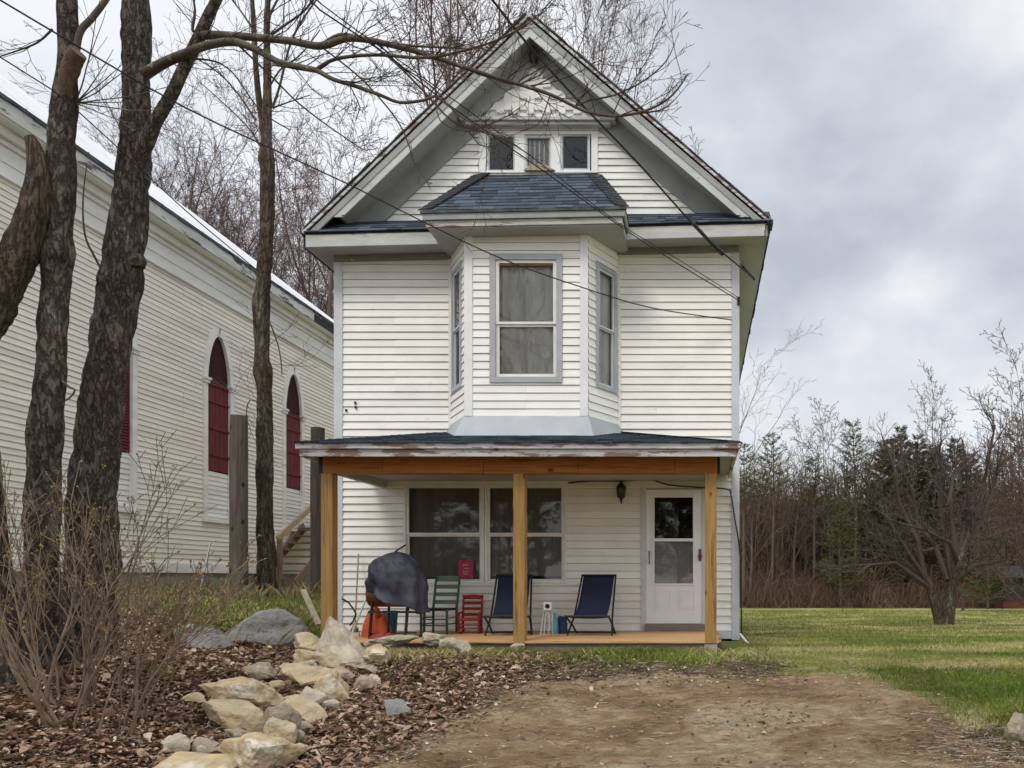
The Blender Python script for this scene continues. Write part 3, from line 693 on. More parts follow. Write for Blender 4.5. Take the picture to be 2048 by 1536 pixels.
# ground floor double window
WZ0, WZ1 = hz_(1168), hz_(966)
for p0, p1 in ((808, 969), (970, 1133)):
    window(O, U, NR, hx(p0), hx(p1), WZ0, WZ1, .035, M['vinyl'], M['vinyl'], M['blind_dark'], ((WZ0+.10, WZ1-.02) if p0 == 808 else (WZ0+.12, WZ1-.02)), .042, zm=hz_(1069))
# pink notice in the left window
pk = MB().box(hx(919), hx(948), WY-.040, WY-.036, hz_(1157), hz_(1121)).build('poster', M['pink'], None, (hx(933), WY-.04, hz_(1157)))
tag(pk, 'small magenta poster with faint yellow print in the lower left porch window', 'poster')
m = MB(); 
for i, (dx_, dz_, w_) in enumerate([(.0, .20, .10), (.02, .15, .06), (.02, .10, .09), (-.01, .06, .07)]): m.box(hx(933)-w_/2+dx_*.3, hx(933)+w_/2+dx_*.3, WY-.043, WY-.0405, hz_(1157)+dz_, hz_(1157)+dz_+.014)
m.build('print', M['yellow_ink'], pk)
# door
DX0, DX1, DZ0, DZ1 = hx(1293), hx(1405), hz_(1247), hz_(979)
fr = frame_mb(O, U, NR, hx(1282), hx(1415), hz_(1262), hz_(967), .085, .03, -.08, wb=.06, wt=.08).build('door_frame', M['trim_grey'], house, bevel=.004)
mb = MB(); gx0, gx1 = hx(1309), hx(1386); gz0, gz1 = hz_(1167), hz_(995)
frame_mb(O, U, NR, DX0, DX1, DZ0, DZ1, gx0-DX0, .018, -.02, mb, wb=gz0-DZ0, wt=DZ1-gz1)
dr = mb.build('door', M['door'], house, bevel=.003)
mb = frame_mb(O, U, NR, gx0-.03, gx1+.03, gz0-.03, gz1+.03, .03, .030, .019)
rect_mb(O, U, NR, gx0, gx1, hz_(1083), hz_(1077), .026, .02, mb)
for p0, p1 in ((1311, 1342), (1358, 1389)):
    frame_mb(O, U, NR, hx(p0), hx(p1), hz_(1218), hz_(1180), .012, .0245, .0182, mb); rect_mb(O, U, NR, hx(p0)+.035, hx(p1)-.035, hz_(1218)+.035, hz_(1180)-.035, .0245, .006, mb)
mb.build('door_moulding', M['door'], dr, bevel=.002)
pane_mb(O, U, NR, gx0-.001, gx1+.001, hz_(1077)+.001, gz1+.001, -.002).build('pane', M['glass'], dr)
pane_mb(O, U, NR, gx0-.001, gx1+.001, gz0-.001, hz_(1083)-.001, -.002).build('pane', M['glass'], dr)
rect_mb(O, U, NR, gx0-.02, gx1+.02, gz0-.02, hz_(1084), -.03).build('blind', M['blind_grey'], dr)
mb = MB(); v0 = WY+.02; mb.box(DX0, DX1, v0+.4, v0+.41, DZ0, DZ1); mb.box(DX0, DX0+.01, v0+.02, v0+.4, DZ0, DZ1); mb.box(DX1-.01, DX1, v0+.02, v0+.4, DZ0, DZ1); mb.box(DX0, DX1, v0+.02, v0+.4, DZ1-.01, DZ1)
mb.build('room_behind', M['inside'], dr)
mb = MB(); xh = hx(1400); mb.box(xh-.02, xh+.02, WY-.026, WY-.018, hz_(1122), hz_(1098)); mb.lathe((xh, WY-.05, hz_(1112)), [(.012, .03), (.014, 0), (.028, -.01), (.03, -.03), (.015, -.045)], 12, 'y'); mb.build('door_knob', M['brass'], dr)
mb = MB(); xh = hx(1299); mb.tube([(xh, WY-.018, hz_(1102)), (xh, WY-.05, hz_(1106)), (xh, WY-.05, hz_(1124)), (xh, WY-.018, hz_(1128))], .009, 8); mb.build('door_handle', M['brass'], dr)
mb = MB(); mb.box(hx(1290), hx(1410), WY-.10, WY+.04, hz_(1262)+.002, hz_(1247.5)); mb.build('threshold', M['grey_wood'], dr)
# carriage lamp
lx, lz = hx(1243), hz_(985)
wl = MB().box(lx-.045, lx+.045, WY-.03, WY-.015, lz+.02, lz+.20).tube([(lx, WY-.03, lz+.14), (lx, WY-.09, lz+.19), (lx+.01, WY-.14, lz+.15)], .010, 6).lathe((lx+.01, WY-.14, lz), [(.01, .16), (.03, .13), (.075, .07), (.078, .055), (.02, .05)], 6).lathe((lx+.01, WY-.14, lz), [(.058, -.09), (.06, -.075), (.02, -.12), (.012, -.17), (.004, -.19)], 6)
for k in range(6):
    a = 2*pi*k/6; wl.tube([(lx+.01+.058*cos(a), WY-.14+.058*sin(a), lz-.08), (lx+.01+.07*cos(a), WY-.14+.07*sin(a), lz+.06)], .006, 4)
wl = wl.build('wall_lantern', M['black'], house)
MB().lathe((lx+.01, WY-.14, lz), [(.05, -.075), (.062, .05)], 6).build('lamp_glass', M['lamp_glass'], wl)

# bay -----------------------------------------------------------------
BP = .65; BY = WY-BP
bl, br_ = X(930, BY), X(1176, BY)
BZ0, BZ1 = Z(833, BY), Z(452, BY)
pL0, pL1 = Vector((BXL, WY, 0)), Vector((bl, BY, 0)); pR1, pR0 = Vector((br_, BY, 0)), Vector((BXR, WY, 0))
mb = MB()
wx0, wx1, wz0, wz1 = X(980, BY), X(1125, BY), Z(766, BY), Z(509, BY)
siding(mb, (0, BY, 0), (1,0,0), fo, lambda z: (bl, br_), BZ0, BZ1, .1155, .015, [(wx0+.03, wx1-.03, wz0+.03, wz1-.03)])
uL = (pL1-pL0).normalized(); nL = Vector((uL.y, -uL.x, 0)); nL = nL if nL.y < 0 else -nL
uR = (pR0-pR1).normalized(); nRr = Vector((uR.y, -uR.x, 0)); nRr = nRr if nRr.y < 0 else -nRr
LL = (pL1-pL0).length; LR = (pR0-pR1).length
siding(mb, pL0, uL, nL, lambda z: (0, LL), BZ0, BZ1, .1155, .015, [(LL*.16, LL*.80, wz0, wz1-.02)])
siding(mb, pR1, uR, nRr, lambda z: (0, LR), BZ0, BZ1, .1155, .015, [(LR*.24, LR*.88, wz0, wz1-.02)])
bay = mb.build('bay', M['siding'], house)
for (p, q, s1) in ((bl-.005, bl+.115, 1), (br_-.115, br_+.005, -1)): MB().box(p, q, BY-.03, BY-.001, BZ0, BZ1).build('corner_board', M['trim_white'], house, bevel=.004)
for q_ in (BXR-.01, BXL-.03): MB().box(q_, q_+.04, WY-.035, WY, 3.9, BZ1).build('corner_board', M['vinyl'], house)
bw = window((0, BY, 0), U, NR, wx0, wx1, wz0, wz1, .085, M['window_trim'], M['vinyl'], M['blind_light'], None, .05, zm=Z(648, BY), tube_out=.035)
MB().box(wx0+.14, wx1-.14, BY-.028, BY-.014, wz1-.175, wz1-.135).build('top_slot', M['cut_wood'], bw)
window(pL0, uL, nL, LL*.14, LL*.82, wz0-.02, wz1-.04, .06, M['window_trim'], M['trim_grey'], None, None, .035)
window(pR1, uR, nRr, LR*.22, LR*.90, wz0-.02, wz1-.04, .06, M['window_trim'], M['trim_grey'], M['blind_light'], None, .035)
# bay inner filler so sky does not show through
mb = MB(); mb.prism([(BXL+.05, WY, BZ0), (bl+.03, BY+.03, BZ0), (br_-.03, BY+.03, BZ0), (BXR-.05, WY, BZ0)], (0,0,.02)); mb.build('bay_floor', M['inside'], house)
# metal skirt flaring out to the porch roof
mb = MB(); q = .12
t_ = [(BXL-.02, WY, BZ0+.005), (bl-.01, BY-.02, BZ0+.005), (br_+.01, BY-.02, BZ0+.005), (BXR+.02, WY, BZ0+.005)]
b_ = [(BXL-.16, WY, 3.66), (bl-.12, BY-.20, 3.60), (br_+.12, BY-.20, 3.60), (BXR+.16, WY, 3.66)]
for i in range(3):
    K = 8
    for j in range(K):
        f0, f1 = j/K, (j+1)/K
        def lp(A, B, f): return Vector(A).lerp(Vector(B), f)
        v = [lp(b_[i], b_[i+1], f0), lp(b_[i], b_[i+1], f1), lp(t_[i], t_[i+1], f1), lp(t_[i], t_[i+1], f0)]
        v = [p+Vector((0, .012*noise.noise((p.x*4, p.z*6, 2)), 0)) for p in v]
        mb.add(v, [(0,1,2,3)])
mb.build('bay_skirt', M['skirt'], house)
# bay roof
EY = 10.6; ex0, ex1 = X(843, EY), X(1251, EY); ez0, ez1 = Z(421, EY), Z(413, EY)
tx0, tx1, tz0 = hx(955), hx(1197), hz_(349)
ezf = lambda x: ez0+(ez1-ez0)*(x-ex0)/(ex1-ex0)
A_, B_ = Vector((ex0, EY, ez0)), Vector((ex1, EY, ez1)); A2, B2 = Vector((ex0, WY, ez0)), Vector((ex1, WY, ez1)); T0, T1 = Vector((tx0, WY, tz0)), Vector((tx1, WY, tz0))
mb = MB(); mb.add([A_, B_, T1, T0, A2, B2], [(0,1,2,3), (0,3,4), (1,5,2), (0,4,5,1)]); mb.build('bay_roof', M['dark_shingle'], house)
mb = MB(); sv = ((T0+T1)/2-(A_+B_)/2); SL = sv.length; sv.normalize(); ub = (B_-A_).normalized(); BL = (B_-A_).length
shingles(mb, A_-sv*.02+Vector((0,0,.004)), ub, sv, lambda d: ((tx0-ex0)*d/SL+.02, BL-(ex1-tx1)*d/SL-.02), SL, .125, .24)
mb.build('bay_shingles', M['shingle'], house)
for (e0, t0, sg) in ((A_, T0, 1), (B_, T1, -1)):
    d = (t0-e0); n = 12; mb = MB()
    for i in range(n):
        a = e0+d*(i/n)+Vector((0,-.01,.030)); b = e0+d*((i+1.15)/n)+Vector((0,-.01,.022)); w = Vector((sg*(.15+.05*i/n), -.01, 0)); w2 = Vector((-sg*.05, 0, -.03))
        v = [a+w2+Vector((0,0,.01)), a+w+Vector((0,-.0,.012)), b+w, b+w2]
        mb.add(v+[p-Vector((0,0,.02)) for p in v], [(0,1,2,3), (4,7,6,5), (0,4,5,1), (1,5,6,2), (3,2,6,7), (0,3,7,4)], rs.random())
    mb.build('hip_cap', M['dark_shingle'], house)
def bslant(x0, x1, y0, y1, d0, d1, mb):
    mb.prism([(x0, y0, ezf(x0)+d0), (x0, y0, ezf(x0)+d1), (x0, y1, ezf(x0)+d1), (x0, y1, ezf(x0)+d0)], (x1-x0, 0, ezf(x1)-ezf(x0)))
    return mb
mb = MB(); bslant(ex0-.015, ex1+.015, EY-.02, EY+.01, -.045, .0, mb); mb.build('drip_edge', M['roof_edge'], house)
mb = MB(); bslant(ex0+.01, ex1-.01, EY+.0, EY+.03, -.13, -.047, mb); bslant(ex0+.01, ex0+.035, EY+.031, WY-.05, -.13, -.004, mb); bslant(ex1-.035, ex1-.01, EY+.031, WY-.05, -.13, -.004, mb)
mb.build('bay_fascia', M['rake'], house)
mb = MB(); bslant(ex0+.05, ex1-.05, EY+.035, EY+.06, -.215, -.132, mb); bslant(ex0+.05, ex0+.075, EY+.061, WY-.04, -.215, -.132, mb); bslant(ex1-.075, ex1-.05, EY+.061, WY-.04, -.215, -.132, mb)
mb.build('bay_moulding', M['peel_light'], house)
mb = MB(); bslant(ex0+.077, ex1-.077, EY+.062, WY-.02, -.235, -.205, mb); mb.build('bay_soffit', M['soffit'], house)
mb = MB(); zt = BZ1-.0
def wallstrip(p, q, z0, z1, o, th):
    u = (q-p).normalized(); n_ = Vector((u.y, -u.x, 0)); n_ = n_ if n_.y < 0 else -n_
    rect_mb((p.x, p.y, 0), u, n_, -.01, (q-p).length+.01, z0, z1, o, th, mb)
for p, q in ((pL0, pL1), (pL1, pR1), (pR1, pR0)): wallstrip(p, q, BZ1-.10, BZ1+.02, .045 if q is pR1 else .042, .03)
mb.build('frieze_board', M['frieze'], house)

# porch -----------------------------------------------------------------
PY = 9.8
DZ = hz_(1262)
def qx(px): return (px-VX)/F*PY
mb = MB(); x0, x1 = qx(648), qx(1438); yy = PY-.04
while yy < WY-.03:
    w = .138; mb.box(x0+rs.uniform(-.01, .01), x1+rs.uniform(-.02, .03), yy, min(yy+w-.005, WY-.03), DZ-.03, DZ+rs.uniform(-.002, .002), rs.random()); yy += w
mb.build('deck', M['deck'], house, bevel=.003)
mb = MB(); mb.box(x0+.02, x1-.04, PY, PY+.04, DZ-.17, DZ-.032); mb.box(x0+.02, x0+.06, PY+.04, WY-.05, DZ-.17, DZ-.032); mb.box(x1-.08, x1-.04, PY+.04, WY-.05, DZ-.17, DZ-.032)
mb.build('deck_joist', M['grey_wood'], house)
bz0, bz1 = Z(948, PY), Z(914, PY)
for p0, p1, zb2 in ((645, 668, .5), (1028, 1050, DZ-.2), (1410, 1433, DZ-.03)):
    mb = MB(); m1 = qx(p0); mb.box(m1, m1+.15, PY-.045, PY+.105, zb2, bz0-.001); mb.build('porch_post', M['post'], house, bevel=.004)
mb = MB(); m1 = qx(1410); mb.box(m1-.01, m1+.16, PY-.03, PY+.12, .45, DZ-.031); mb.build('post_block', M['concrete'], house, bevel=.006)
mb = MB(); bx0, bx1 = qx(648), qx(1434)
seams = [bx0, qx(768), qx(968), qx(1157), qx(1350), bx1]
for i in range(5): mb.box(seams[i]+.0025, seams[i+1]-.0025, PY-.04-.003*(i % 2), PY, bz0+.004*(i % 2), bz1, rs.random())
mb.box(bx0+.01, bx1-.01, PY+.003, PY+.10, bz0+.002, bz1)
mb.build('beam', M['beam'], house, bevel=.003)
for q0_, q1_ in ((bx0, bx0+.09), (bx1-.09, bx1)): MB().box(q0_, q1_, PY+.101, WY-.04, bz0+.03, bz1).build('side_beam', M['soffit'], house)
mb = MB(); mb.box(bx0+.05, bx1-.05, PY+.1, WY-.02, 3.085, 3.11); mb.build('porch_ceiling', M['soffit'], house)
mb = MB(); mb.box(bx0+.1, bx1-.1, WY-.05, WY-.018, 3.0, 3.084); mb.build('frieze_board', M['vinyl'], house)
RY = 9.45
rx0, rx1 = X(590, RY), X(1479, RY); rz = Z(885, RY); wz_ = hz_(866)
q0, q1 = hx(897), hx(1250)
mb = MB(); a, b, c, d = Vector((rx0, RY, rz)), Vector((rx1, RY, rz)), Vector((q1, WY, wz_)), Vector((q0, WY, wz_))
a2, b2 = Vector((rx0, WY, rz)), Vector((rx1, WY, rz))
mb.add([a, b, c, d, a2, b2], [(0,1,2,3), (0,3,4), (1,5,2), (0,4,5,1)]); mb.build('porch_roof', M['dark_shingle'], house)
mb = MB(); sv = ((c+d)/2-(a+b)/2); SL = sv.length; sv.normalize()
shingles(mb, a-sv*.03+Vector((0,0,.004)), Vector((1,0,0)), sv, lambda dd: ((q0-rx0)*dd/SL, rx1-rx0-(rx1-q1)*dd/SL), SL, .13, .26)
mb.build('porch_shingles', M['shingle'], house)
for (e0, t0) in ((a, d), (b, c)):
    mb = MB(); dd = t0-e0; n = 22
    for i in range(n):
        p = e0+dd*(i/n)+Vector((0,0,.022)); q = e0+dd*((i+1.15)/n)+Vector((0,0,.014)); w = Vector((.11, 0, -.006)); w2 = Vector((0, .11, -.02)) 
        sg = 1 if e0 is a else -1; w = w*sg
        mb.add([p+w, q+w, q, p, p-w*.4+w2*.5, q-w*.4+w2*.5], [(0,1,2,3), (3,2,5,4)], rs.random())
        mb.add([p+w, p, p-w*.4+w2*.5, p+w-Vector((0,0,.03)), p-Vector((0,0,.03)), p-w*.4+w2*.5-Vector((0,0,.03))], [(0,1,4,3), (1,2,5,4)], .2)
    mb.build('porch_hip_cap', M['dark_shingle'], house)
mb = MB(); z0, z1 = Z(897, RY), rz-.004
def board_run(mb, o, z0, z1, th):
    mb.box(rx0+o, rx1-o, RY+o, RY+o+th, z0, z1); mb.box(rx0+o, rx0+o+th, RY+o+th, WY-.06, z0, z1); mb.box(rx1-o-th, rx1-o, RY+o+th, WY-.06, z0, z1)
board_run(mb, .0, z0, z1, .03); mb.build('porch_fascia', M['peel'], house, bevel=.004)
mb = MB(); board_run(mb, .035, Z(912, RY), z0-.003, .03); mb.build('porch_moulding', M['peel'], house, bevel=.004)
mb = MB(); mb.box(rx0+.066, rx1-.066, RY+.066, PY-.04, 3.185, 3.20); mb.box(bx1, rx1-.066, PY-.04, WY-.03, 3.185, 3.20); mb.box(rx0+.066, bx0, PY-.04, WY-.03, 3.185, 3.20); mb.build('porch_soffit', M['soffit'], house)
mb = MB(); mb.box(bx0-.05, bx0-.002, PY-.03, PY+.06, bz0-.0, 3.18); mb.box(bx1+.002, bx1+.04, PY-.03, PY+.06, bz0+.0, 3.18); mb.build('bracket', M['black'], house)  # black blocks stand in for the shaded gaps at the beam ends

# ------------------------------------------------------------------ the church
CX = -11.0; c0, c1 = 8.5, 24.0
church = thing('church', 'long white clapboard church with white metal roof and red shuttered pointed windows', 'church', (CX, 16, 1.2))
mb = MB(); WC = [10.9, 14.08, 17.1, 20.25]; hw = .40
ops = [(w-hw-.02, w+hw+.02, 3.0, 7.0) for w in WC]
def arch_x(z):    # half width of the opening at height z
    if z < 6.05: return hw
    t = min(1, (z-6.05)/1.04); return hw*math.sqrt(max(0, 1-t**1.9))*(1-.12*t)
siding(mb, (CX, 0, 0), (0,1,0), (1,0,0), lambda z: (c0, c1), 1.9, 7.95, .104, .017, [(w-hw-.02, w+hw+.02, 2.95, 6.3) for w in WC]+[(w-arch_x(z)-.0, w+arch_x(z)+.0, z, z+.1) for w in WC for z in [6.3+.1*i for i in range(8)]])
mb.build('wall', M['church_siding'], church)
mb = MB(); mb.box(CX-11, CX-.02, c0+.05, c0+.1, 1.9, 8.8); mb.box(CX-11, CX-.02, c1-.1, c1-.05, 1.9, 8.8); mb.box(CX-11, CX-10.9, c0, c1, 1.9, 8.8)
for yy in (c0+.05, c1-.1): mb.prism([(CX-11, yy, 8.8), (CX, yy, 8.8), (CX-5.3, yy, 13.0)], (0, .05, 0))
mb.build('end_wall', M['church_siding'], church)
mb = MB(); mb.box(CX-.25, CX-.03, c0, c1, .6, 1.9); mb.build('foundation', M['foundation'], church)
mb = MB(); mb.box(CX-.02, CX+.03, c0, c1, 1.70, 1.9); mb.build('sill_board', M['church_trim'], church)
RX = CX+.40; RZ = 8.95
mb = MB(); rxr = CX-5.3; rzr = RZ+.765*(RX-rxr)
mb.prism([(RX, c0-.4, RZ), (rxr, c0-.4, rzr), (rxr, c0-.4, rzr-.06), (RX, c0-.4, RZ-.04)], (0, c1-c0+.8, 0))
mb.prism([(rxr, c0-.4, rzr), (rxr-5.7, c0-.4, rzr-.8*5.7), (rxr-5.7, c0-.4, rzr-.8*5.7-.04), (rxr, c0-.4, rzr-.06)], (0, c1-c0+.8, 0))
yy = c0-.3
while yy < c1+.4:
    p = Vector((RX, yy, RZ)); q = Vector((rxr, yy, rzr)); mb.bar(p+Vector((0,0,.012)), q+Vector((0,0,.012)), .03, .03); yy += .6
mb.build('roof', M['metal_roof'], church)
mb = MB(); yy = c0-.4
while yy < c1+.3:
    w = rs.uniform(.15, .3); mb.box(RX-.02, RX+.028, yy, yy+w, RZ-.055-rs.uniform(0, .03), RZ-.006); yy += w
mb.build('drip_edge', M['roof_edge'], church)
mb = MB(); mb.box(RX-.04, RX, c0-.4, 20.6, RZ-.30, RZ-.06); mb.build('fascia', M['church_fascia'], church)
mb = MB(); mb.box(RX-.06, RX-.02, 20.6, c1+.4, RZ-.30, RZ-.10); mb.build('rotten_fascia', M['black'], church)
mb = MB(); mb.box(CX+.02, RX-.03, c0-.4, c1+.4, RZ-.32, RZ-.28); mb.box(CX+.02, CX+.17, c0, c1, RZ-.47, RZ-.322); mb.box(CX+.02, CX+.09, c0, c1, RZ-.56, RZ-.472); mb.build('cornice', M['church_trim'], church, bevel=.012)
mb = MB(); mb.box(CX, CX+.045, c0, c1, 8.14, RZ-.562); mb.box(CX, CX+.028, c0, c1, 7.93, 8.138); mb.box(CX, CX+.075, c0, c1, 7.89, 7.928); mb.build('frieze_board', M['church_trim'], church, bevel=.006)
for k_, w in enumerate(WC):
    # casing with a pointed head
    mb = MB(); prof = [(w-hw, 2.95)]
    zs = [6.05+1.04*(1-(1-i/12)**1.6) for i in range(13)]
    inner = [(w-hw, 2.9)]+[(w-arch_x(z), z) for z in zs]
    cw = .12
    outer = [(w-hw-cw, 2.9)]+[(w-arch_x(z)-cw*(1-.55*((z-6.05)/1.04)**3), z+cw*1.6*((z-6.05)/1.04)**1.2) for z in zs]
    def mir(l_): return [(2*w-a, b) for a, b in l_]
    for I, Q in ((inner, outer), (mir(inner), mir(outer))):
        for i in range(len(I)-1):
            a, b, c, d = I[i], I[i+1], Q[i+1], Q[i]
            v = [(CX-.02, *a), (CX-.02, *b), (CX-.02, *c), (CX-.02, *d), (CX+.05, *a), (CX+.05, *b), (CX+.05, *c), (CX+.05, *d)]
            mb.add(v, [(0,1,2,3), (7,6,5,4), (0,4,5,1), (2,6,7,3)])
    for sg in (-1, 1):
        yc = w+sg*(hw+cw/2)
        mb.box(CX-.01, CX+.11, yc-.10, yc+.10, 6.0, 6.05); mb.box(CX-.01, CX+.085, yc-.08, yc+.08, 5.93, 5.998)
    mb.box(CX-.01, CX+.09, w-hw-cw-.04, w+hw+cw+.04, 2.84, 2.90)
    wn = mb.build('window', M['church_trim'], church)
    # shutter: vertical boards with battens, darker louvred head
    mb = MB(); nb = 5
    for i in range(nb): mb.box(CX-.03, CX-.006, w-hw+2*hw*i/nb+.004, w-hw+2*hw*(i+1)/nb-.004, 4.02, 6.02)
    for z in (4.35, 4.95, 5.55, 5.93): mb.box(CX-.005, CX+.02, w-hw+.01, w+hw-.01, z, z+.05)
    if k_ == 1:
        mb = MB()
        for i in range(34): mb.box(CX-.03+.0, CX+.0, w-hw+.01, w+hw-.01, 4.02+i*.06, 4.02+i*.06+.042)
    mb.build('shutter', M['shutter'], wn)
    mb = MB(); K = 24
    for i in range(K):
        za, zb3 = 6.03+1.05*i/K, 6.03+1.05*(i+1)/K; xa_, xb_ = arch_x(za), arch_x(zb3)
        mb.add([(CX-.01, w-xa_, za), (CX-.01, w+xa_, za), (CX-.035, w+xb_, zb3), (CX-.035, w-xb_, zb3), (CX-.035, w-xa_, za), (CX-.035, w+xa_, za)], [(0,1,2,3), (4,5,1,0)])
    mb.build('louvre', M['arch_louvre'], wn)
    mb = MB(); siding(mb, (CX-.03, 0, 0), (0,1,0), (1,0,0), lambda z: (w-hw-.02, w+hw+.02), 2.86, 4.0, .104, .015); mb.build('infill_boards', M['church_trim'], wn)
mb = MB(); mb.box(CX-.2, CX-.045, c0+.1, c1-.1, 2.5, 8.0); mb.build('inner_wall', M['inside'], church)
# wooden steps beside the church
st = thing('wooden_steps', 'weathered wooden steps with handrail rising beside the church wall', 'steps', (-10.45, 18.5, 1.4))
mb = MB(); n = 8
for i in range(n): mb.box(-10.9, -9.95, 18.5+i*.27, 18.5+i*.27+.29, 1.55+i*.19, 1.55+i*.19+.04, rs.random())
mb.box(-10.9, -9.9, 20.66, 21.9, 2.94, 2.98); mb.build('tread', M['stair_wood'], st)
mb = MB(); mb.bar((-10.92, 18.45, 1.45), (-10.92, 20.7, 3.0), .04, .25); mb.bar((-9.93, 18.45, 1.45), (-9.93, 20.7, 3.0), .04, .25); mb.build('stringer', M['stair_wood'], st)
mb = MB(); mb.bar((-10.36, 18.4, 2.55), (-10.36, 21.0, 4.05), .05, .14); mb.build('handrail', M['rail_wood'], st)
for y_, a_, b_ in ((18.45, 1.4, 2.55), (20.7, 1.5, 3.9)):
    MB().box(-10.41, -10.31, y_, y_+.09, a_-.1, b_).build('rail_post', M['stair_wood'], st)

# ------------------------------------------------------------------ cut-off utility poles
def pole(px0, px1, ptop, D, m, label):
    x = X((px0+px1)/2, D); r = (px1-px0)/2/F*D*cos(math.atan((VX-px0)/F)); g = h(x, D); mb = MB(); zt = Z(ptop, D)
    def jit(p, q, rr):
        d = q-p; a = math.atan2(d.y, d.x); k = 1+.035*noise.noise((a*2.3*1, a*.7, p.z*.5))+.05*noise.noise((cos(a)*3, sin(a)*3, p.z*1.5))
        if abs(((a*9+.6*noise.noise((a, p.z*.8, 1))) % 1)-.5) < .05: k -= .05
        return p+d*k
    N_ = 24; pts = [(x+.0*i, D, g-.3+(zt-g+.3)*i/N_) for i in range(N_+1)]
    mb.tube(pts, [r*(1.08-.1*i/N_) for i in range(N_+1)], 36, True, .5, jit)
    return tag(mb.build('pole_stump', m, None, (x, D, g)), label, 'pole')
pole(459, 496, 832, 11.9, M['pole_wood'], 'thick rough brown cut-off pole left of the slender tree')
pole(621, 650, 856, 14.2, M['pole_wood2'], 'dark cut-off pole rising behind the left corner of the porch roof')

# ------------------------------------------------------------------ trees
def grow(mb, p, d, L, r, lvl, prm, rng, tips=None):
    seg = prm['seg'][min(lvl, len(prm['seg'])-1)]; n = max(2, int(L/seg)); pts = [p.copy()]; rad = [r]; dd = d.normalized(); sl = L/n
    wob = prm['wob'][min(lvl, len(prm['wob'])-1)]; up = prm['up'][min(lvl, len(prm['up'])-1)]
    for i in range(n):
        dd = (dd+Vector((rng.gauss(0, wob), rng.gauss(0, wob), rng.gauss(0, wob)+up))).normalized()
        p = p+dd*sl; pts.append(p.copy()); rad.append(max(prm['rmin'], r*(1-(1-(.04 if lvl == 0 else prm['tip']))*(i+1)/n)))
    sd_ = prm['sides'][min(lvl, len(prm['sides'])-1)]
    mb.tube(pts, rad, sd_, cap=(lvl == 0))
    if tips is not None and lvl >= prm['levels']-1: tips.append((pts[-1], dd))
    if lvl >= prm['levels']: return
    k = prm['kids'][min(lvl, len(prm['kids'])-1)]; t0 = prm['t0'][min(lvl, len(prm['t0'])-1)]
    for i in range(k):
        t = t0+(1-t0)*(i+rng.random()*.8)/k; f = t*n; j = min(int(f), n-1); q = pts[j].lerp(pts[j+1], f-j); a = (pts[j+1]-pts[j]).normalized()
        ang = R(rng.uniform(*prm['ang'][min(lvl, len(prm['ang'])-1)])); ph = i*2.4+rng.random()*1.2
        o = a.orthogonal().normalized(); o2 = a.cross(o); s = (o*cos(ph)+o2*sin(ph))
        nd = a*cos(ang)+s*sin(ang)
        LL_ = L*rng.uniform(*prm['ratio'])*(1-.45*(t-t0)/(1-t0+.01)) if lvl == 0 else L*rng.uniform(*prm['ratio'])*(1-.3*t)
        rr = max(prm['rmin'], (rad[j]+(rad[j+1]-rad[j])*(f-j))*rng.uniform(.45, .65))
        grow(mb, q, nd, LL_, rr, lvl+1, prm, rng, tips)
MAPLE = dict(seg=[1.5, .9, .6, .45, .35], wob=[.03, .09, .12, .14, .15], up=[.02, .10, .09, .06, .05], sides=[7, 5, 4, 3, 3], levels=4, kids=[11, 7, 6, 5], t0=[.28, .2, .15, .15],
             ang=[(22, 42), (22, 45), (25, 50), (25, 55)], ratio=(.38, .55), rmin=.007, tip=.25)
def make_tree(name, label, cat, mb_m, tr_m, H, r, prm, seed, loc, group=None, crown='branches', fork=0):
    rng = random.Random(seed); root = thing(name, label, cat, loc, group); o = Vector(loc)
    full = MB(); grow(full, Vector((0,0,-.3)), Vector((rng.gauss(0,.03), rng.gauss(0,.03), 1)), H, r, 0, prm, rng)
    # the first tube is the trunk
    n = max(2, int(H/prm['seg'][0])); sd_ = prm['sides'][0]; nf = n*sd_+2; nv = (n+1)*sd_
    t = MB(); t.v = full.v[:nv]; t.f = full.f[:nf]; t.t = full.t[:nf]
    b = MB(); b.v = full.v[nv:]; b.f = [[i-nv for i in f] for f in full.f[nf:]]; b.t = full.t[nf:]
    for mb_, nm, mt in ((t, 'trunk', tr_m), (b, crown, mb_m)):
        mb_.v = [(x+o.x, y+o.y, z+o.z) for x, y, z in mb_.v]; mb_.build(nm, mt, root)
    return root
def gz(x, y): return h(x, y, False)
# bare maples behind the church
rl = random.Random(11)
protoL = []
for i in range(3):
    px, D = [(300, 31), (430, 33), (610, 30)][i]; x = X(px, D)
    protoL.append(make_tree('bare_tree', 'tall bare reddish-brown tree rising behind the church roof', 'tree', M['twig_red'], M['trunk_far'], [19, 17.5, 16.5][i], .22, MAPLE, 20+i, (x, D, gz(x, D)), 'bare trees behind the church'))
spots = [(190, 34, .95), (240, 37, 1.0), (340, 36, 1.02), (375, 32, .92), (400, 38, 1.0), (470, 36, .95), (505, 31, .78), (540, 37, .98), (570, 33, .84), (640, 35, .88), (675, 32, .82), (700, 38, .9), (355, 42, 1.1), (450, 43, 1.08), (525, 44, 1.05), (595, 42, 1.0), (660, 43, 1.0), (120, 38, 1.0), (735, 34, .72)]
for i, (px, D, s) in enumerate(spots):
    x = X(px, D); dup(protoL[i % 3], (x, D, gz(x, D)), rl.uniform(0, 6.3), (s*.85, s*.85, s))
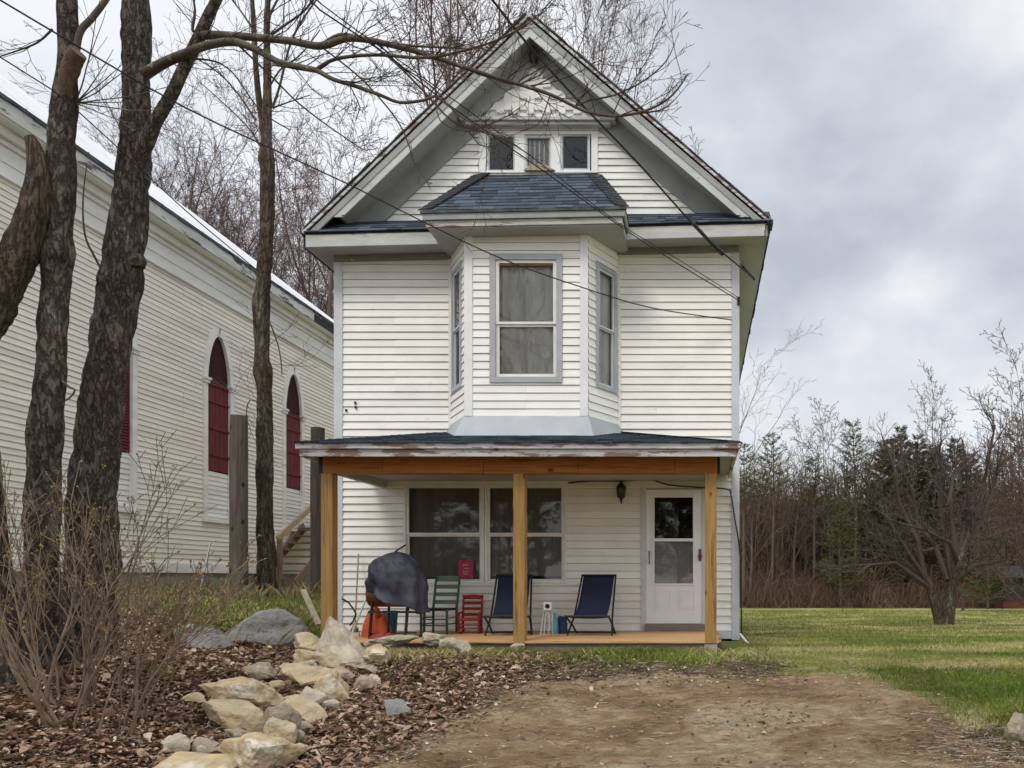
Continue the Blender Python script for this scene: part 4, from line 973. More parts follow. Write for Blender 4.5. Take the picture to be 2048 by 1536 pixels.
# trees behind the house
REDM = dict(MAPLE); REDM.update(kids=[12, 7, 7, 6], rmin=.008, ratio=(.36, .52))
hp = None
for i, (px, D, H) in enumerate([(905, 27, 23.5), (1010, 29, 25), (1150, 30, 24)]):
    x = X(px, D)
    if i == 0: hp = make_tree('bare_tree', 'red-budded bare tree rising above the left slope of the house roof', 'tree', M['twig_red'], M['trunk_far'], H, .24, REDM, 41, (x, D, gz(x, D)), 'red-budded trees behind the house')
    else: dup(hp, (x, D, gz(x, D)), 2.1*i, (.85, .85, H/23.5), ['', 'red-budded bare tree directly behind the very peak of the house gable', 'red-budded bare tree rising above the right slope of the house roof'][i])
x = X(1300, 33); make_tree('bare_tree', 'pale-twigged tree just showing over the right slope of the house roof', 'tree', M['twig_pale'], M['trunk_far'], 19.5, .18, dict(MAPLE, kids=[10, 5, 6, 6], ratio=(.28, .4)), 47, (x, 33, gz(x, 33)))
x = X(1462, 36); make_tree('bare_tree', 'thin bare tree whose branches poke out past the right wall of the house', 'tree', M['twig_pale'], M['trunk_far'], 11.8, .12, dict(MAPLE, kids=[8, 5, 4, 3], up=[.02,.05,.04,.03], rmin=.005), 48, (x, 36, gz(x, 36)))

# pines ---------------------------------------------------------------
def make_pine(label, mat_n, H, seed, loc, group=None, dens=1.0, start=.25, wid=.24, name='pine_tree'):
    rng = random.Random(seed); root = thing(name, label, 'tree', loc, group); o = Vector(loc)
    t = MB(); t.tube([o+Vector((0,0,-.3)), o+Vector((rng.gauss(0,.1),0,H*.5)), o+Vector((rng.gauss(0,.12),0,H))], [.13, .09, .02], 7); t.build('trunk', M['twig_brown'], root)
    c = MB(); z = H*start
    while z < H:
        f = (z-H*start)/(H*(1-start)); Lb = H*wid*(1-f)**.75*rng.uniform(.65, 1.15)+.25
        nb = rng.randint(4, 6); a0 = rng.random()*6
        for k in range(nb):
            a = a0+2*pi*k/nb+rng.uniform(-.3, .3); L = Lb*rng.uniform(.6, 1.1); p = o+Vector((0,0,z)); rise = rng.uniform(-.05, .35)+.3*f
            pts = [p+Vector((cos(a)*L*s_, sin(a)*L*s_, L*(rise*s_+.25*s_*s_))) for s_ in (0, .35, .7, 1)]
            c.tube(pts, [.035, .025, .015, .008], 3, False, .3)
            nt_ = int(34*L*dens)+8
            for j in range(nt_):
                s_ = rng.uniform(.25, 1.02); i_ = min(int(s_*3), 2); q = pts[i_].lerp(pts[i_+1], min(1, s_*3-i_))
                q = q+Vector((rng.gauss(0, .16*L*.5), rng.gauss(0, .16*L*.5), rng.gauss(.03, .06)))
                w = rng.uniform(.10, .26); dr_ = Vector((cos(a)+rng.gauss(0, .6), sin(a)+rng.gauss(0, .6), rng.uniform(0, .8))).normalized()*w*1.4; sd2 = Vector((rng.gauss(0,1), rng.gauss(0,1), rng.gauss(0,.6))).normalized()*w*.35
                c.add([q-sd2, q+dr_*.5, q+sd2, q+dr_], [(0,1,3), (1,2,3)], rng.random())
        z += rng.uniform(.35, .6)*(1 if H > 9 else .7)
    c.build('crown', M[mat_n], root)
    return root
def wp(px, D): x = X(px, D); return (x, D, gz(x, D))
make_pine('young pine with tiered branches standing out against the sky right of the house', 'needles', 13.2, 1, wp(1543, 58), start=.66, wid=.18)
make_pine('taller dark green pine with layered plumes at the middle of the far wood', 'needles', 14.8, 2, wp(1707, 60), start=.58, wid=.20)
make_pine('slim young pine between the two clearest pines of the wood', 'needles', 12.0, 3, wp(1628, 60), start=.68, wid=.14)
make_pine('pine half hidden behind the right corner of the house', 'needles', 12.4, 4, wp(1487, 57), start=.62, wid=.18)
make_pine('small yellow-green pine low in the wood below the tall pine', 'needles', 8.2, 5, wp(1682, 57), start=.2, wid=.22, dens=.8)
make_pine('dark evergreen at the right edge of the wood behind the old fruit tree', 'needles', 14.6, 6, wp(2040, 58), start=.5, wid=.24)
make_pine('low green spruce behind the fruit tree trunk at the lawn edge', 'needles', 6.0, 13, wp(1975, 52), start=.05, wid=.34)
pp = make_pine('brown-green crowded pine in the clump right of the tallest pine', 'needles_brown', 14.6, 7, wp(1800, 62), 'brown-green pines of the far clump', 3.2, .1, .27)
for i, (px, D, s) in enumerate([(1765, 61, .93), (1835, 63, 1.0), (1870, 61, .9), (1910, 63, .98), (1940, 62, .88), (1785, 66, 1.02), (1855, 67, 1.0)]):
    dup(pp, wp(px, D), i*1.3, (s, s, s*.97), 'brown-green crowded pine in the clump right of the tallest pine')
# bare trees of the far wood
BARE = dict(seg=[1.4, .8, .6, .5], wob=[.04, .1, .13, .15], up=[.02, .07, .05, .04], sides=[5, 4, 3, 3], levels=3, kids=[11, 7, 5], t0=[.3, .2, .2], ang=[(25, 50), (25, 50), (25, 55)], ratio=(.32, .5), rmin=.014, tip=.25)
G_ = 'bare trees of the far wood'; LB = 'thin bare grey-brown tree among many in the far wood'
pb = [make_tree('bare_tree', LB, 'tree', M['twig_brown'], M['trunk_far'], 13-i, .14, BARE, 60+i, wp([1590, 1730, 1960][i], 60+i), G_) for i in range(3)]
rl = random.Random(3); k = 0
for i in range(80):
    px = rl.uniform(1440, 2330); D = rl.uniform(57, 74); s = rl.uniform(.6, .95)
    dup(pb[i % 3], wp(px, D), rl.uniform(0, 6.3), (s, s, s*rl.uniform(.9, 1.05)))
for i in range(30):
    D = rl.uniform(60, 74); x = rl.uniform(-30, 3); s = rl.uniform(.6, .9); dup(pb[i % 3], (x, D, gz(x, D)), rl.uniform(0, 6.3), s)
TB = dict(BARE, levels=4, kids=[10, 7, 5, 4])
make_tree('bare_tree', 'tallest bare tree of the far wood spreading above the brown pines', 'tree', M['twig_pale'], M['trunk_far'], 16.8, .20, TB, 71, wp(1868, 61))
make_tree('bare_tree', 'pale bare tree with a rounded top left of the tall pine', 'tree', M['twig_pale'], M['trunk_far'], 14.8, .13, TB, 72, wp(1655, 61))
make_tree('bare_tree', 'bare tree reaching in from the right edge of the picture above the wood', 'tree', M['twig_pale'], M['trunk_far'], 15.5, .18, TB, 73, wp(2075, 50))
make_tree('bare_bush', 'large reddish-brown bare bush at the right edge behind the fruit tree', 'bush', M['twig_red'], M['twig_red'], 6.5, .12, dict(MAPLE, seg=[.6, .6, .5, .4], t0=[.05, .1, .15], ang=[(20, 55), (20, 40), (20, 50)], up=[.02,.02,.0,-.02], ratio=(.6, .9), kids=[26, 8, 6], levels=3, rmin=.012), 74, wp(2065, 40))
# mass of stems behind them
mb = MB(); rl = random.Random(8)
for i in range(17000):
    D = rl.uniform(62, 84); x = rl.uniform(-32, 62) if i % 3 == 0 else rl.uniform(2, 55); z = gz(x, D); H = rl.uniform(2, 12.5)*(.75+.35*noise.noise((x*.12, 0, 5))) ; z0 = z+rl.uniform(0, 5) if i % 2 else z
    H = min(H, z+12.6-z0); dx = rl.gauss(0, .12)*H; dy = rl.gauss(0, .1)*H; r = rl.uniform(.015, .07)
    p = Vector((x, D, z0)); q = p+Vector((dx*.4+rl.gauss(0, .15), dy*.5, H*.5)); e_ = p+Vector((dx, dy, max(.5, H)))
    mb.tube([p, q, e_], [r, r*.7, r*.25], 3, False, rl.random()**1.5)
    if i % 2:
        for j in range(5): 
            f = rl.random(); b_ = q.lerp(e_, f); mb.tube([b_, b_+Vector((rl.gauss(0, .8), rl.gauss(0, .5), rl.uniform(.2, 1.5)))], [r*.6, .012], 3, False, rl.random())
tag(mb.build('woodland', M['wood_far'], None), 'dense mass of bare grey-brown stems filling the far wood', 'woodland', kind='stuff')
mb = MB()
for i in range(9000):
    D = rl.uniform(55.5, 62); x = rl.uniform(-30, 56) if i % 4 == 0 else rl.uniform(2, 45); z = gz(x, D); H = rl.uniform(.6, 2.2)*(1+.5*noise.noise((x*.3, D*.3, 1))); p = Vector((x, D, z-.1)); e_ = p+Vector((rl.gauss(0, .6), rl.gauss(0, .4), H))
    mb.tube([p, p.lerp(e_, .5)+Vector((rl.gauss(0,.15), 0, 0)), e_], [.022, .018, .008], 3, False, rl.random())
for i in range(5000):
    D = rl.uniform(57, 66); x = rl.uniform(2, 45); z = gz(x, D); H = rl.uniform(1.5, 5.0)*(.8+.6*noise.noise((x*.25, D*.2, 9))); p = Vector((x, D, z-.1)); q = p+Vector((rl.gauss(0, .5), rl.gauss(0, .3), H*.6)); e_ = q+Vector((rl.gauss(0, .9), rl.gauss(0, .5), H*.4))
    mb.tube([p, q, e_], [.03, .02, .008], 3, False, rl.random()**1.4)
    for j in range(3): b_ = p.lerp(q, rl.uniform(.3, 1)); mb.tube([b_, b_+Vector((rl.gauss(0, .8), rl.gauss(0, .5), rl.uniform(0, .9)))], [.014, .007], 3, False, rl.random())
tag(mb.build('undergrowth', M['brush'], None), 'low reddish-brown undergrowth along the far edge of the lawn', 'undergrowth', kind='stuff')
# wooded rise behind the far trees
mb = MB(); xs_ = list(range(-90, 181, 6)); ys_ = [84, 88, 92, 98, 106, 120, 160]; zz_ = [-1.6, 6.0, 9.2, 11.0, 12, 12.5, 11]
for y_i, z_i in zip(ys_, zz_):
    for x_i in xs_: mb.v.append((x_i, y_i, z_i+(1.2*noise.noise((x_i*.05, y_i*.1, 3))+.8*noise.noise((x_i*.21, 0, 8)) if z_i > 0 else 0)))
for j in range(len(ys_)-1):
    for i in range(len(xs_)-1): a = j*len(xs_)+i; mb.f.append([a, a+1, a+len(xs_)+1, a+len(xs_)]); mb.t.append(.5)
M['hill'] = mat('hill', (.090,.057,.038), (.14,.092,.063), .9, .95, 1, 3, (1,1,.35))
hl = mb.build('wooded_hill', M['hill'], None, smooth=True); hl['kind'] = 'structure'
# dark shed at the right edge
sx = X(2068, 54); sh = thing('shed', 'low dark shed at the far right end of the lawn', 'shed', (sx, 54, gz(sx, 54)))
zz0 = gz(sx, 54); mb = MB(); mb.box(sx-2.2, sx+2.5, 54, 57, zz0+.5, zz0+2.2); mb.build('wall', M['shed'], sh)
MB().box(sx-2.25, sx+2.5, 53.95, 57, zz0-.1, zz0+.5).build('base_wall', M['brick_red'], sh)
MB().prism([(sx-2.5, 53.7, zz0+2.2), (sx-2.5, 57.3, zz0+2.2), (sx-2.5, 55.5, zz0+3.1)], (5.2, 0, 0)).build('roof', M['dark_shingle'], sh)
x = X(1926, 44); tag(MB().box(x-.07, x+.07, 43.93, 44.07, gz(x, 44)-.1, gz(x, 44)+.9).prism([(x-.09, 43.9, gz(x,44)+.9), (x-.09, 44.1, gz(x,44)+.9), (x-.09, 44, gz(x,44)+1.0)], (.18,0,0)).build('post', M['pole_wood2'], None, (x, 44, gz(x, 44))), 'small dark post at the lawn edge right of the fruit tree', 'post')

# old fruit tree on the lawn -----------------------------------------------
D = 22; x = X(1888, D); g = gz(x, D)
ft = thing('fruit_tree', 'old spreading bare fruit tree with a forked thick trunk on the lawn', 'tree', (x, D, g))
rng = random.Random(77)
trunks = MB(); br = MB()
APP = dict(seg=[.35, .3, .25, .2], wob=[.12, .16, .18, .2], up=[.06, .06, .05, .05], sides=[6, 4, 3, 3], levels=3, kids=[8, 6, 5], t0=[.2, .15, .15], ang=[(30, 65), (30, 65), (30, 60)], ratio=(.4, .62), rmin=.006, tip=.2)
base = Vector((x, D, g-.1))
def pp3(l_, D0): return [P3(a, b, D0+c) for a, b, c in l_]
for l_, r0 in (([(1880,1248,0), (1873,1215,0), (1862,1176,.1), (1850,1155,.15)], .17), ([(1893,1248,0), (1899,1200,-.1), (1905,1165,-.2), (1915,1123,-.3), (1926,1098,-.25)], .20)):
    pts = pp3(l_, D); trunks.tube([pts[0]-Vector((0,0,.2))]+pts, [r0*1.25, r0*1.05]+[r0*(.9-.12*i) for i in range(len(pts)-1)], 12, jit=lambda p, q, r: p+(q-p)*(1+.18*noise.noise(q*3)))
trunks.build('trunk', M['bark2'], ft, smooth=True)
limbs = [([(1862,1178,.1), (1845,1150,.2), (1805,1120,.3), (1760,1110,.3), (1718,1145,.2)], .10), ([(1862,1178,.1), (1838,1160,0), (1790,1125,-.3), (1740,1130,-.5), (1715,1150,-.6)], .08),
         ([(1915,1125,-.3), (1905,1060,-.3), (1900,1000,-.4), (1905,960,-.3), (1930,930,-.2)], .10), ([(1915,1125,-.3), (1935,1080,-.2), (1965,1040,0), (1990,960,.2), (2005,900,.3)], .10),
         ([(1895,1160,-.2), (1870,1090,.2), (1835,1050,.5), (1825,980,.7), (1805,940,.8)], .09), ([(1905,1165,-.2), (1950,1130,-.5), (2010,1120,-.8), (2045,1090,-1)], .08),
         ([(1905,1165,-.2), (1893,1080,0), (1880,1010,.2), (1885,940,.3), (1870,890,.4)], .10), ([(1915,1125,-.3), (1930,1040,0), (1935,960,.1), (1925,880,.2)], .09), ([(1850,1155,.15), (1835,1080,.2), (1800,1010,.4), (1790,940,.5), (1768,880,.5)], .09), ([(1926,1098,-.25), (1960,1010,0), (1975,930,.2), (1990,850,.2)], .09), ([(1850,1155,.15), (1800,1080,.1), (1760,1010,0), (1730,960,0)], .07),
         ([(1862,1178,.1), (1830,1100,.8), (1770,1090,1.2), (1720,1050,1.4)], .07), ([(1915,1125,-.3), (1900,1085,-1), (1850,1060,-1.4), (1780,1040,-1.6)], .07)]
for l_, r0 in limbs:
    pts = pp3(l_, D); n = len(pts); br.tube(pts, [r0*(1-.7*i/(n-1)) for i in range(n)], 7)
    for i in range(9):
        f = rng.uniform(.15, 1)*(n-1); j = min(int(f), n-2); q = pts[j].lerp(pts[j+1], f-j); d = (pts[j+1]-pts[j]).normalized()+Vector((rng.gauss(0,.6), rng.gauss(0,.6), rng.uniform(0,.9)))
        grow(br, q, d, rng.uniform(.7, 1.4), r0*.32, 1, APP, rng)
br.build('branches', M['twig'], ft)
dup_ft = None

# ------------------------------------------------------------------ foreground trees
def catmull(pts, step=.06):
    out = []; n = len(pts)
    for i in range(n-1):
        p0, p1, p2, p3 = pts[max(i-1, 0)], pts[i], pts[i+1], pts[min(i+2, n-1)]
        L = (Vector(p2[:3])-Vector(p1[:3])).length; m = max(1, int(L/step))
        for j in range(m):
            t = j/m; out.append([.5*((2*b)+(-a+c)*t+(2*a-5*b+4*c-d)*t*t+(-a+3*b-3*c+d)*t**3) for a, b, c, d in zip(p0, p1, p2, p3)])
    out.append(list(pts[-1])); return out
def barkjit(sd, amp=.05, fr=7):
    def j(p, q, r):
        d = q-p; dn = d.normalized()
        k = amp*.6*noise.noise(Vector((q.x*fr, q.y*fr, q.z*fr*.45+sd)))+amp*.8*(abs(noise.noise(Vector((q.x*fr*3, q.y*fr*3, q.z*fr*.7+sd))))-.25)+.04*noise.noise(Vector((q.x*2.5, q.y*2.5, q.z*1.6+sd)))
        return p+dn*(r+k*min(1, r/.15)*.8)
    return j
def trunk(mb, l_, D, n=40, step=.035, amp=.05, sd=0):
    """l_: (px, py, width px, depth offset)"""
    pts = []
    for (a, b, w, c) in l_: p = P3(a, b, D+c); pts.append([p.x, p.y, p.z, w/2/F*(D+c)*cos(math.atan((VX-a)/F))*.95])
    c = catmull(pts, step); mb.tube([Vector(q[:3]) for q in c], [max(.004, q[3]) for q in c], n, True, .5, barkjit(sd, amp) if amp else None)
    return [Vector(q[:3]) for q in c], [q[3] for q in c]
TWG = dict(seg=[.12, .10, .08, .06], wob=[.07, .10, .12], up=[.045, .06, .06], sides=[4, 3, 3], levels=3, kids=[3, 3, 2], t0=[.25, .25], ang=[(25, 55), (25, 50)], ratio=(.35, .6), rmin=.0022, tip=.35)
def twigs(mb, pts, rads, k, rng, L=(.3, .9), r=.006, t0=.1, up=.5, lvl=1):
    n = len(pts)
    for i in range(k):
        f = rng.uniform(t0, 1)*(n-1); j = min(int(f), n-2); q = pts[j]; d = (pts[j+1]-pts[j]).normalized()
        d = d*.8+Vector((rng.gauss(0, .6), rng.gauss(0, .35), rng.gauss(up*.4, .6)))
        grow(mb, q, d, rng.uniform(*L), min(r*rng.uniform(.7, 1.3), rads[j]*.6), lvl, TWG, rng)
rng = random.Random(9)
# big rough tree (second trunk from the left)
D2 = 7.6
x, y_ = X(165, D2), D2
t2 = thing('maple_tree', 'large rough-barked maple with a long limb reaching over the house roof', 'tree', (x, D2, h(x, D2)))
mb = MB()
trunk(mb, [(160,1400,190,0), (165,1330,160,0), (172,1240,128,0), (184,1120,114,0), (188,1000,108,0), (198,880,98,0), (210,780,94,0), (228,650,92,0), (243,560,92,0), (250,500,88,0), (258,400,80,0), (268,300,72,0), (272,200,62,0), (272,100,60,0), (271,0,56,0), (270,-120,52,0), (268,-300,44,0)], D2, 56, .03, .05, 3)
trunk(mb, [(262,340,30,-.02), (288,290,34,-.05), (312,240,30,-.08), (345,185,28,-.1), (375,120,26,-.12), (398,75,26,-.15), (415,35,24,-.18), (440,-20,22,-.2), (470,-140,18,-.2)], D2, 24, .03, .02, 5)
t2t = mb.build('trunk', M['bark'], t2)
mb = MB(); mb.lathe(P3(276, 522, D2-.12), [(.0, .07), (.05, .06), (.075, 0), (.06, -.06), (0, -.07)], 14); mb.build('burl', M['bark2'], t2)
limb = MB(); tw = MB()
L1, r1 = trunk(limb, [(398,72,22,-.15), (430,70,19,-.2), (500,74,17,-.3), (580,82,16,-.4), (640,92,16,-.5), (690,78,14,-.55), (735,80,13,-.6), (790,92,12,-.65), (850,108,11,-.7), (930,135,9,-.75), (1000,158,8,-.8), (1060,175,8,-.85), (1110,193,7,-.9), (1170,222,6,-.95), (1235,232,5.5,-1), (1300,218,5,-1), (1345,190,4,-1), (1376,148,3,-1)], D2, 10, .05, 0)
L2, r2 = trunk(limb, [(262,168,34,0), (290,148,28,0), (330,125,24,-.1), (365,110,22,-.2), (410,92,19,-.3), (465,84,18,-.4), (510,98,17,-.5), (560,125,15,-.6), (620,138,13,-.7), (636,142,12,-.75), (665,158,10,-.8), (710,172,9,-.85), (760,190,8,-.9), (800,205,7,-.9), (850,200,6,-.9), (870,192,5,-.9), (920,230,3.5,-.9), (990,280,2.5,-.9)], D2, 10, .05, 0)
L3, r3 = trunk(limb, [(632,140,9,-.75), (660,122,8,-.8), (700,113,7.5,-.85), (760,110,7,-.9), (830,115,6.5,-.95), (880,112,6,-1), (930,100,5,-1), (980,85,3.5,-1), (1030,62,2.5,-1), (1075,30,2,-1)], D2, 8, .05, 0)
L4, r4 = trunk(limb, [(640,92,9,-.5), (680,70,9,-.5), (722,76,8,-.55), (770,85,6,-.6), (830,92,5,-.6), (900,95,4,-.6), (950,95,3,-.6), (1020,70,2.2,-.6), (1080,30,1.8,-.6), (1120,-10,1.5,-.6)], D2, 8, .05, 0)
more = [[(1150,213,4,-.9), (1180,200,4,-.95), (1230,190,3.5,-1), (1290,160,3,-1.05), (1330,125,2.5,-1.1), (1345,98,2,-1.1)],
        [(1255,185,2.4,-1), (1275,150,2.2,-1), (1300,110,2,-1), (1312,70,1.5,-1), (1332,48,1.2,-1)], [(640,92,4,-.5), (690,130,4,-.5), (740,175,4,-.5), (800,250,3.5,-.5), (830,330,0+2.5,-.5)],
        [(740,85,5,-.6), (790,125,5,-.6), (850,185,4.5,-.6), (910,245,4,-.6), (1000,275,3,-.6), (1060,310,2.5,-.6)], [(760,90,3.5,-.6), (800,130,3.5,-.6), (860,170,3,-.6), (905,220,3,-.6), (960,290,2.5,-.6), (990,290,2,-.6)],
        [(470,84,5,-.4), (540,150,4.5,-.4), (590,200,4,-.4), (640,240,3.5,-.4), (690,275,3,-.4), (730,300,2,-.4), (755,295,1.5,-.4)],
        [(310,130,5,0), (400,118,5,.1), (460,140,4,.2), (520,220,3.5,.3), (580,260,3,.3)], [(700,172,3,-.85), (720,215,2.6,-.85), (712,240,2,-.85)],
        [(872,195,3,-.9), (880,240,2.5,-.9), (930,262,2.5,-.9), (1000,240,2,-.9), (1040,215,1.6,-.9)], [(1100,190,3,-.9), (1090,220,2.5,-.9), (1075,250,2,-.9), (1040,262,1.5,-.9)],
        [(1040,168,3,-.85), (1080,150,2.4,-.85), (1095,130,2,-.85), (1060,150,1.5,-.85)], [(1060,176,3,-.85), (1110,150,2.5,-.85), (1150,110,2,-.85), (1170,60,1.5,-.85), (1168,10,1.3,-.85)]]
for l_ in more:
    p_, r_ = trunk(tw, l_, D2, 5, .06, 0); twigs(tw, p_, r_, 5, rng, (.15, .5), .004)
for (p_, r_, k_) in ((L1, r1, 44), (L2, r2, 30), (L3, r3, 20), (L4, r4, 16)): twigs(tw, p_, r_, k_, rng, (.25, .9), .0055)
p_, r_ = trunk(tw, [(398,75,10,-.15), (385,60,8,-.2), (390,20,6,-.2), (380,-30,4,-.2)], D2, 6, .05, 0); twigs(tw, p_, r_, 6, rng, (.3, .8), .006)
limb.build('limb', M['bark_limb'], t2, smooth=True); tw.build('twigs', M['twig'], t2)
# leftmost big tree with broken limb
D1 = 7.1; x = X(88, D1)
t1 = thing('maple_tree', 'leftmost upright rough tree with a sawn-off crooked limb and lichen on its bark', 'tree', (x, D1, h(x, D1)))
mb = MB()
trunk(mb, [(70,1420,120,0), (78,1300,92,0), (82,1150,80,0), (86,1000,76,0), (95,850,72,0), (103,720,66,0), (108,620,62,0), (113,545,68,0), (118,510,76,0), (119,470,62,0), (121,380,64,0), (124,300,60,0), (128,220,56,0), (134,150,54,0), (137,80,48,0), (134,0,44,0), (132,-120,40,0), (130,-300,34,0)], D1, 48, .03, .05, 9)
mb.build('trunk', M['bark'], t1)
mb = MB(); trunk(mb, [(-70,700,110,-.35), (-30,640,100,-.3), (10,570,90,-.25), (42,500,84,-.2), (62,430,78,-.16), (75,370,66,-.14), (76,325,50,-.14), (66,288,34,-.16), (58,272,22,-.18)], D1, 40, .03, .045, 14); mb.build('broken_limb', M['bark2'], t1)
mb = MB(); trunk(mb, [(122,240,12,-.03), (128,185,28,-.05), (136,150,38,-.07), (146,120,40,-.10), (156,104,36,-.12)], D1, 20, .02, .04, 2); mb.build('cut_stub', M['cut_wood'], t1)
mb = MB(); trunk(mb, [(148,150,18,0), (158,70,17,0), (185,35,15,0), (215,-5,13,0), (260,-80,10,0)], D1, 12, .04, .01, 3)
p_, r_ = trunk(mb, [(105,58,6,0), (75,85,5,0), (30,103,4,0), (-10,116,3,0)], D1, 6, .05, 0); twigs(mb, p_, r_, 5, rng, (.2, .5), .004)
hubs = P3(152, 205, D1)
for dx_, dz_ in ((1, .55), (1, .45), (.9, .1), (1, .0), (.8, -.5), (.5, 1), (.35, 1.2), (.7, .9), (1, .3)):
    grow(mb, hubs, Vector((dx_, rng.gauss(0, .3), dz_)), rng.uniform(.5, 1.1), .007, 2, dict(TWG, wob=[.03,.03,.04], up=[.03,.03,.02]), rng)
p_, r_ = trunk(mb, [(174,325,2,.05), (166,400,4,.1), (170,470,5,.15), (190,515,6,.2), (232,590,7,.25)], D1+.2, 6, .05, 0)
p_, r_ = trunk(mb, [(122,760,6,0), (140,775,6,-.1), (150,780,5,-.15), (140,795,4,-.1), (124,805,3,0)], D1, 6, .04, 0)
mb.build('branches', M['bark_limb'], t1)
# dark trunk at the very left edge
D0 = 6.6; x = X(0, D0); t0_ = thing('tree', 'dark trunk leaning in at the bottom left edge behind the bush', 'tree', (x, D0, h(x, D0)))
mb = MB(); trunk(mb, [(14,1420,95,0), (10,1330,80,0), (2,1200,66,0), (-12,1000,50,0), (-24,850,40,0), (-50,500,36,0), (-70,100,30,0), (-90,-300,24,0)], D0, 36, .04, .05, 31); mb.build('trunk', M['bark'], t0_)
mb = MB(); p_, r_ = trunk(mb, [(-50,500,16,0), (-90,300,12,0), (-160,50,9,0)], D0, 8, .05, 0); twigs(mb, p_, r_, 8, rng, (.3, .9), .006); mb.build('branches', M['bark_limb'], t0_)
# slender tree
D3 = 12.4; x = X(531, D3); t3 = thing('young_tree', 'slender knotty tree with a forked top in front of the church', 'tree', (x, D3, h(x, D3)))
mb = MB()
trunk(mb, [(532,1225,56,0), (533,1180,46,0), (531,1050,38,0), (529,900,36,0), (529,800,34,0), (527,745,42,0), (524,715,32,0), (522,640,36,0), (521,610,42,0), (525,560,32,0), (534,450,31,0), (535,340,32,0), (534,322,34,0), (533,280,24,0), (534,240,22,0), (535,150,17,0), (534,50,14,0), (538,-60,10,0), (548,-250,6,0)], D3, 28, .05, .05, 21)
trunk(mb, [(532,300,14,0), (522,230,13,0), (513,150,12,0), (507,50,11,0), (500,-80,8,0), (488,-260,5,0)], D3, 14, .06, .01, 4)
mb.build('trunk', M['bark2'], t3)
mb = MB()
for l_ in ([(545,215,6,0), (560,170,5,0), (580,90,4.5,0), (605,40,4,0), (640,-10,3,0)], [(542,70,6,0), (570,50,5,0), (610,20,4,0), (650,-30,3,0)], [(512,240,5,0), (470,180,4,0), (430,140,4,0), (380,110,3,0)], [(540,330,4,0), (500,260,3.5,0), (440,200,3,0), (400,165,2,0)], [(507,60,5,0), (480,20,4,0), (440,-30,3,0)], [(538,640,3,-.1), (556,690,3,-.1), (563,730,2.5,-.1), (564,750,2,-.1)], [(545,820,3,-.1), (500,800,2.5,-.1), (492,840,2,-.1)], [(536,180,5,0), (560,140,4,0), (600,110,3,0), (640,60,2.5,0)], [(545,216,4,0), (575,205,3,0), (620,190,2,0)], [(534,40,6,0), (560,-10,5,0), (590,-60,4,0)]):
    p_, r_ = trunk(mb, l_, D3, 6, .1, 0); twigs(mb, p_, r_, 7, rng, (.3, 1.1), .009)
mb.build('branches', M['twig'], t3)

# ------------------------------------------------------------------ shrub
xb_, yb_ = X(175, 6.3), 6.3
bush = thing('shrub', 'leafless many-stemmed shrub with yellow buds in front of the big trees', 'shrub', (xb_, yb_, h(xb_, yb_)))
mb = MB(); buds = MB(); rng = random.Random(4)
SH = dict(seg=[.14, .12, .10], wob=[.09, .10, .10], up=[.03, .06, .07], sides=[6, 4, 3], levels=2, kids=[5, 3], t0=[.3, .25], ang=[(15, 34), (20, 45)], ratio=(.28, .55), rmin=.0028, tip=.3)
tips = []
for i in range(44):
    px = min(290, rng.gauss(145, 72)); D = rng.uniform(5.7, 7.0); x = X(px, D); z = h(x, D)
    lean = (px-150)/170; L = rng.uniform(.9, 2.3)*(1-.25*max(0, lean))
    grow(mb, Vector((x, D, z-.05)), Vector((lean*.6+rng.gauss(0,.24), rng.gauss(-.05,.2), 1)), L, rng.uniform(.006, .017), 0, SH, rng, tips)
for px, py in ((290, 1350), (330, 1330), (250, 1370), (310, 1360)):       # arching stems to the right
    x, D = ground_at(px, py)
    for k in range(3): grow(mb, Vector((x, D, h(x, D)-.03)), Vector((.75+rng.gauss(0,.15), rng.gauss(0,.2), 1)), rng.uniform(.8, 1.25), .006, 0, SH, rng, tips)
for (p, d) in tips:
    if rng.random() < .35: continue
    for j in range(rng.randint(1, 3)):
        q = p-d*rng.uniform(0, .06)+Vector((rng.gauss(0,.006), rng.gauss(0,.006), 0)); w = rng.uniform(.007, .013); s = Vector((rng.gauss(0,1), rng.gauss(0,1), rng.gauss(0,.3))).normalized()*w; t = rng.random()
        u = (d+Vector((rng.gauss(0,.4), rng.gauss(0,.4), rng.gauss(0,.2)))).normalized()*w*2.4; s2 = s.cross(u).normalized()*w*.8
        buds.add([q, q+u*.5+s, q+u*.5+s2, q+u*.5-s, q+u*.5-s2, q+u], [(0,1,2),(0,2,3),(0,3,4),(0,4,1),(5,2,1),(5,3,2),(5,4,3),(5,1,4)], t)
mb.build('stems', M['stem'], bush); buds.build('buds', M['bud'], bush)

